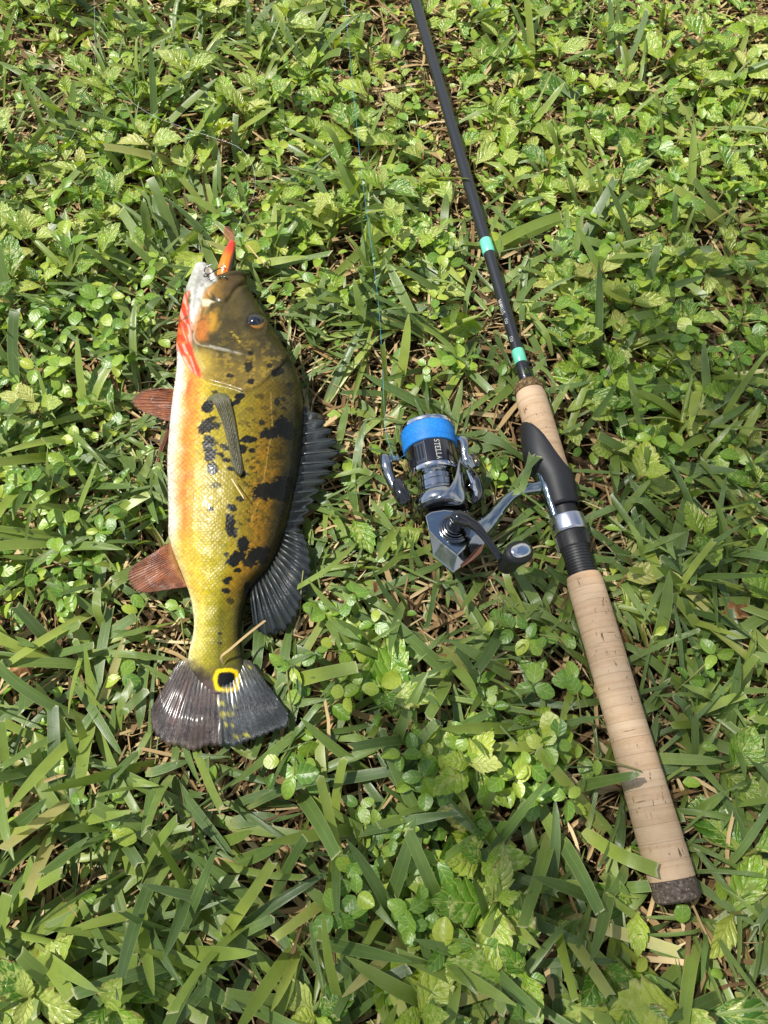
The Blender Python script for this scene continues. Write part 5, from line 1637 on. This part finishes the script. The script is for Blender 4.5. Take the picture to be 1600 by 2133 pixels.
while len(made) < 290 and tries < 9000:
    tries += 1
    x, y = random.uniform(-40, 1640), random.uniform(-60, 1250)
    if random.random() > float(weedy(np.array(x), np.array(y))) ** 1.2 + .02: continue
    gap = 29 + 14 * (y / 1000)
    if any(abs(x - a) < gap and abs(y - b) < gap for a, b in made): continue
    if weed_plant(x, y, random.uniform(.6, .98), random.random() < .42): made.append((x, y))
print('weeds', len(made), tries)
sm = []
tries = 0
HOT = [(120, 800, 180, 260), (260, 640, 130, 120), (100, 1180, 120, 120), (900, 1900, 160, 160), (700, 1350, 70, 90), (940, 1560, 90, 110), (1230, 1540, 60, 80), (1080, 1330, 60, 60), (800, 1790, 90, 80), (1000, 990, 50, 40), (1430, 780, 150, 160), (880, 430, 140, 130), (1300, 560, 150, 160), (1000, 1620, 80, 90), (620, 1500, 60, 60), (560, 520, 90, 60)]
while len(sm) < 250 and tries < 9000:
    tries += 1
    if random.random() < .72:
        h = random.choice(HOT); x, y = random.gauss(h[0], h[2] * .5), random.gauss(h[1], h[3] * .5)
    else:
        x, y = random.uniform(-30, 1630), random.uniform(-40, 1000 if random.random() < .7 else 2160)
    if any(abs(x - a) < 22 and abs(y - b) < 22 for a, b in sm): continue
    if small_plant(x, y, random.uniform(.8, 1.25)): sm.append((x, y))
print('sprigs', len(sm))

# weeds around the picture, too many to tell apart
def weeds_beyond():
    Vs, Fs, As = [], [], []
    off = 0
    protos = [weed_leaf(500 + i) for i in range(8)]
    for _ in range(420):
        x, y = random.uniform(-1.4, 1.4), random.uniform(-.7, 2.3)
        px, py = PJ(np.array([[x, y, .014]]))
        if -50 < px[0] < 1650 and -70 < py[0] < 2190: continue
        a0 = random.uniform(0, 6.28); s_ = random.uniform(.7, 1.1)
        for (hf, ao, sc, er) in [(.016, 0, 1, (0, .35)), (.024, 1.57, .8, (.12, .55)), (.030, .6, .42, (.5, .9))]:
            for q in (0, math.pi):
                az = a0 + ao + q + random.gauss(0, .2); el = random.uniform(*er)
                dr = Vector((math.cos(az) * math.cos(el), math.sin(az) * math.cos(el), math.sin(el)))
                R = np.array(basis_q(dr).to_matrix()); V, F, A = random.choice(protos)
                A = A.copy(); A[:, 0] = random.random()
                Vs.append((V * .033 * s_ * sc) @ R.T + np.array((x, y, hf))); Fs.append(F + off); As.append(A); off += len(V)
    o = link('weed_cover', raw_mesh('weed_cover', np.concatenate(Vs), np.concatenate(Fs), np.concatenate(As)), M['weed'])
    tag(o, 'toothed creeping weeds scattered through the lawn around', 'ground cover', kind='stuff')
weeds_beyond()
# tiny leaves low among the weeds
def low_cover(n):
    g = np.random.default_rng(900)
    xy = np.stack([g.uniform(CORE[0], CORE[1], n), g.uniform(CORE[2], CORE[3], n)], 1)
    px, py = px_of(xy)
    pr = .16 + .84 * weedy(px, py) * (.4 + fbm(xy[:, 0] * 18, xy[:, 1] * 18, 91)) + .5 * sstep(420, 200, px) * sstep(1300, 1100, py) * sstep(560, 700, py)
    xy = xy[g.random(n) < pr * (1 - .8 * bare(px, py))]
    lo, hi = room(xy[:, 0], xy[:, 1]); xy = xy[lo > 8]
    protos = [weed_leaf(560 + i, teeth=False) for i in range(6)] + [weed_leaf(500 + i) for i in range(4)]
    Vs, Fs, As = [], [], []; off = 0
    for (x, y) in xy:
        V, F, A = protos[g.integers(0, 10)]
        az, el = g.uniform(0, 6.28), g.uniform(-.1, .75)
        R = np.array(basis_q(Vector((math.cos(az) * math.cos(el), math.sin(az) * math.cos(el), math.sin(el))), roll=float(g.normal(0, .4))).to_matrix())
        c = float(cap(np.array([x]), np.array([y]))[0])
        V = (V * g.uniform(.005, .013)) @ R.T + np.array((x, y, min(g.uniform(.006, .026), c)))
        A = A.copy(); A[:, 0] = g.random()
        Vs.append(V); Fs.append(F + off); As.append(A); off += len(V)
    V = np.concatenate(Vs); V[:, 2] = np.maximum(V[:, 2], .001)
    V = make_room(V, False)
    o = link('low_ground_cover', raw_mesh('low_ground_cover', V, np.concatenate(Fs), np.concatenate(As)), M['clover'])
    tag(o, 'tiny green leaves of low ground cover between the grass', 'ground cover', kind='stuff')
    print('low cover', len(xy))
low_cover(9000)

# ------------------------------------------------------------------ grass tufts and single blades one can pick out
def proto_blade(seed, cut):
    g = np.random.default_rng(seed)
    o = lambda v: np.array([v])
    V, A = blade_verts(np.zeros((1, 2)), o(1.0), o(g.uniform(.11, .15)), o(0.0), o(0.0), o(g.uniform(.15, .75)), o(g.normal(0, .3)), o(0.0), o(abs(g.normal(.25, .2))), o(cut), o(g.normal(0, .15)), 11, seed)
    if cut:
        V[:, -1] = V[:, -2] + (V[:, -1] - V[:, -2]) * .5 + np.array([1, 0, 0]) * g.normal(0, .022, (1, 3, 1))
    A[..., 0] = 0
    me = raw_mesh('grass_blade', V.reshape(-1, 3), strip_faces(1, 11), A); me.materials.append(M['blade'])
    return me
PB = [proto_blade(700 + i, 1.0 if i % 2 else 0.0) for i in range(14)]
def tuft(px, py, nb, spread=1.0):
    g = random
    base = W(px, py, .006)
    lo, hi = room(np.array([base.x]), np.array([base.y]))
    if lo[0] < 8: return None
    lab = f'broad grass tuft {where_words(px, py)}'
    root = empty('grass_tuft', (base.x, base.y, .001), lab, 'grass tuft', lab.replace('tuft', 'tufts'))
    a0 = g.uniform(0, 6.28)
    k = 0
    for i in range(nb):
        az = a0 + (i % 2) * math.pi + g.gauss(0, .75); el = g.uniform(.18, 1.0)
        L = g.uniform(.045, .085)
        dr = Vector((math.cos(az) * math.cos(el), math.sin(az) * math.cos(el), math.sin(el)))
        o = Vector((math.cos(az) * .003, math.sin(az) * .003, g.uniform(.002, .012)))
        flat = Vector((dr.x, dr.y, dr.z * .6))
        if not leaf_ok(o + Vector((base.x, base.y, .001)), flat, L): continue
        b = bpy.data.objects.new('blade', g.choice(PB)); COL.objects.link(b); b.parent = root
        b.location = o; b.rotation_mode = 'QUATERNION'; b.rotation_quaternion = basis_q(dr, roll=g.gauss(0, .5))
        b.scale = (L, min(L, .062) * g.uniform(.85, 1.2), L)
        k += 1
    if k == 0:
        bpy.data.objects.remove(root); return None
    relabel(root, k, 'blade grass tuft', px, py)
    return root
tf = []
tries = 0
for (x, y) in [(290, 1850), (180, 1130), (90, 440), (1110, 150), (1290, 1370), (1380, 1200), (300, 230), (700, 1750), (1330, 560), (610, 1640), (200, 1500), (1480, 1500), (950, 1420), (560, 1900), (440, 1980), (420, 1700), (120, 1720), (1500, 1250), (700, 480), (60, 1000), (300, 720), (650, 160), (1440, 1650), (1150, 1900), (780, 1950)]:
    if tuft(x, y, 9): tf.append((x, y))
while len(tf) < 190 and tries < 6000:
    tries += 1
    x, y = random.uniform(-30, 1630), random.uniform(-50, 2160)
    if random.random() < float(weedy(np.array(x), np.array(y))) * .75 or random.random() < float(bare(np.array(x), np.array(y))) * .8: continue
    if any(abs(x - a) < 50 and abs(y - b) < 50 for a, b in tf): continue
    if tuft(x, y, random.choice((4, 5, 6, 7))): tf.append((x, y))
print('tufts', len(tf))

def laid_blade(pts, wd, label, cut=1.0, mat='blade', rnd=.4, name='grass_clipping', cat='grass blade'):
    """a single blade lying along given places"""
    P = [Vector(p) for p in pts]
    Q = []
    n = len(P)
    for i in range(n - 1):
        p0 = P[max(i - 1, 0)]; p1 = P[i]; p2 = P[i + 1]; p3 = P[min(i + 2, n - 1)]
        for k in range(4):
            t = k / 4
            Q.append(0.5 * ((2 * p1) + (p2 - p0) * t + (2 * p0 - 5 * p1 + 4 * p2 - p3) * t * t + (3 * p1 - p0 - 3 * p2 + p3) * t ** 3))
    Q.append(P[-1])
    m = len(Q)
    V = []; A = []
    for i, p in enumerate(Q):
        s_ = i / (m - 1)
        tan = (Q[min(i + 1, m - 1)] - Q[max(i - 1, 0)]).normalized()
        sd = Vector((0, 0, 1)).cross(tan).normalized()
        pr = min(1, .6 + s_ * 3) * (1 if cut else math.sqrt(max(0, 1 - (max(0, s_ - .7) / .3) ** 2)))
        for c in (-1, 0, 1):
            jit = tan * random.gauss(0, .0008) if (i == m - 1 and cut) else Vector((0, 0, 0))
            V.append(p + sd * (c * wd / 2 * pr) + Vector((0, 0, abs(c) * wd * .10)) + jit - P[0]); A.append((rnd, s_, .5 + c / 2, cut))
    F = strip_faces(1, m)
    o = link(name, raw_mesh(name, np.array([tuple(v) for v in V]), F, np.array(A)), M[mat])
    o.location = P[0]
    return tag(o, label, cat)
laid_blade([W(1058, 1028, .030), W(1085, 1020, .037), W(1098, 985, .038), W(1108, 945, .040)], .0048, 'mown grass blade lying across the reel stem', rnd=.72)
laid_blade([W(1050, 1045, .020), W(1078, 1005, .034), W(1100, 975, .039), W(1122, 952, .041)], .0036, 'narrow grass blade leaning over the reel foot', rnd=.66)
laid_blade([W(1215, 1730, .012), W(1262, 1765, .024), W(1310, 1790, .036), W(1368, 1812, .0385)], .0080, 'grass blade resting on the rear cork grip near the butt', rnd=.3)
laid_blade([W(1290, 1850, .012), W(1320, 1848, .022), W(1356, 1845, .026)], .0062, 'grass blade ending against the speckled butt cap', rnd=.35)
laid_blade([W(608, 1230, .020), W(640, 1212, .034), W(690, 1180, .036), W(745, 1130, .030)], .0036, 'grass blade crossing the edge of the soft dorsal fin', rnd=.7, cut=0)
laid_blade([W(1165, 825, .01), W(1120, 800, .022), W(1094, 770, .036)], .0034, 'pale grass blade touching the rod just above the fore grip', rnd=.8)
# straws
laid_blade([W(465, 1384, .030), W(461, 1368, .036), W(480, 1352, .038), W(515, 1322, .037), W(552, 1293, .033)], .0016, 'bent dry straw lying across the base of the fish tail', mat='straw', rnd=.7, name='dry_straw', cat='straw')
laid_blade([W(482, 997, .0645), W(494, 1016, .0645), W(508, 1038, .0635)], .0008, 'fine pale straw stuck to the flank of the fish', mat='straw', rnd=.95, name='dry_straw', cat='straw')
laid_blade([W(506, 495, .034), W(520, 515, .036), W(545, 545, .034), W(560, 558, .030)], .0012, 'thin dry twig between the lure and the grass', mat='straw', rnd=.75, name='dry_straw', cat='straw')

# dead leaves
def mat_dead():
    t = NT('dead_leaf')
    n = t.noise(t.objco(), 140, 4, .65)
    col = t.ramp(n, [(.25, L4((82, 52, 32))), (.5, L4((134, 94, 58))), (.75, L4((176, 140, 96)))])
    return t.done(t.bsdf(col, .7, 0, .25, t.bump(n, .8, .002)))
M['dead'] = mat_dead()
def dead_leaf(px, py, z, L, az, label, seed):
    V, F, A = weed_leaf(seed)
    V = V * L
    V[:, 2] += .0022 * np.sin(V[:, 0] * 420 + seed) + .0018 * np.sin(V[:, 1] * 600)
    me = raw_mesh('dead_leaf', V, F, A)
    o = link('dead_leaf', me, M['dead']); o.location = W(px, py, z); o.rotation_euler = (random.gauss(0, .2), -.1, az)
    return tag(o, label, 'leaf')
dead_leaf(14, 1372, .022, .022, -.55, 'curled brown dead leaf beside a broad blade left of the tail', 801)
dead_leaf(1500, 1285, .016, .022, .3, 'crumpled brown leaf among grass on the far side of the rear grip', 802)
dead_leaf(1275, 1310, .014, .018, -.9, 'dry brown leaf scrap close against the rear cork grip', 803)
dead_leaf(780, 1238, .014, .014, 1.0, 'yellowed brown leaf scrap between fish and reel', 804)

# ------------------------------------------------------------------ unseen palm added so its frond shades the grass by the rod butt
def mat_frond():
    t = NT('palm_frond')
    n = t.noise(t.objco(), 9, 2)
    col = t.ramp(n, [(.3, L4((70, 104, 44))), (.7, L4((104, 136, 58)))])
    return leaf_shader(t, col, t.mix(1.0, col, (1.4, 1.5, .5, 1), 'MULTIPLY'), .4, .25, None)
M['frond'] = mat_frond()
def mat_trunk():
    t = NT('palm_trunk')
    n = t.noise(t.objco((1, 1, 9)), 6, 4, .6)
    col = t.ramp(n, [(.3, L4((84, 76, 66))), (.7, L4((140, 130, 116)))])
    return t.done(t.bsdf(col, .85, 0, .2, t.bump(n, .8, .02)))
M['trunk'] = mat_trunk()
def palm():
    base = Vector((-2.02, -.62, 0)); crown = Vector((-1.95, -.52, 3.3))
    root = empty('added_shade_palm', base, 'slender unseen palm added beside the lawn to shade the grass', 'palm')
    pts = [base + (crown - base) * t + Vector((.06 * math.sin(math.pi * t), 0, 0)) for t in np.linspace(0, 1, 12)]
    v, f = tube_vf(pts, [.13 - .05 * t for t in np.linspace(0, 1, 12)], 16, sub=3)
    mobj('trunk', v, f, M['trunk'], root, origin=base, obst=False)
    g = np.random.default_rng(77)
    for az in [62, 20, -15, -50, -85, -120, -155, 175, 145]:
        a = math.radians(az + (g.normal(0, 4) if az != 62 else 0)); L = 1.55
        d = Vector((math.cos(a), math.sin(a), 0)); sd = Vector((-math.sin(a), math.cos(a), 0))
        V = []; F = []
        def mid(t): return d * (L * t) + Vector((0, 0, .42 * t - .62 * t * t))
        sp = [mid(t) for t in np.linspace(0, 1, 10)]
        v, f = tube_vf(sp, [.014 * (1 - .85 * t) for t in np.linspace(0, 1, 10)], 6)
        V += v; F += f
        for k in range(34):
            t = .14 + .85 * k / 33
            for q in (-1, 1):
                ll = .34 * math.sin(math.pi * min(1, .18 + .82 * t)) ** .6 * g.uniform(.88, 1.08) + .04
                b = mid(t + g.normal(0, .003)); dr = (sd * q * .86 + d * .5 + Vector((0, 0, -.22 + g.normal(0, .08)))).normalized()
                wv = (d - dr * d.dot(dr)).normalized() * .0098
                o = len(V)
                for s_, wk in ((0, .4), (.3, 1), (.7, .8), (1, .05)):
                    c = b + dr * (ll * s_) + Vector((0, 0, -.10 * s_ * s_))
                    V += [c - wv * wk, c + wv * wk]
                for i in range(3): F.append((o + 2 * i, o + 2 * i + 1, o + 2 * i + 3, o + 2 * i + 2))
        V = [x + crown for x in V]
        mobj('frond', V, F, M['frond'], root, origin=base, obst=False)
palm()
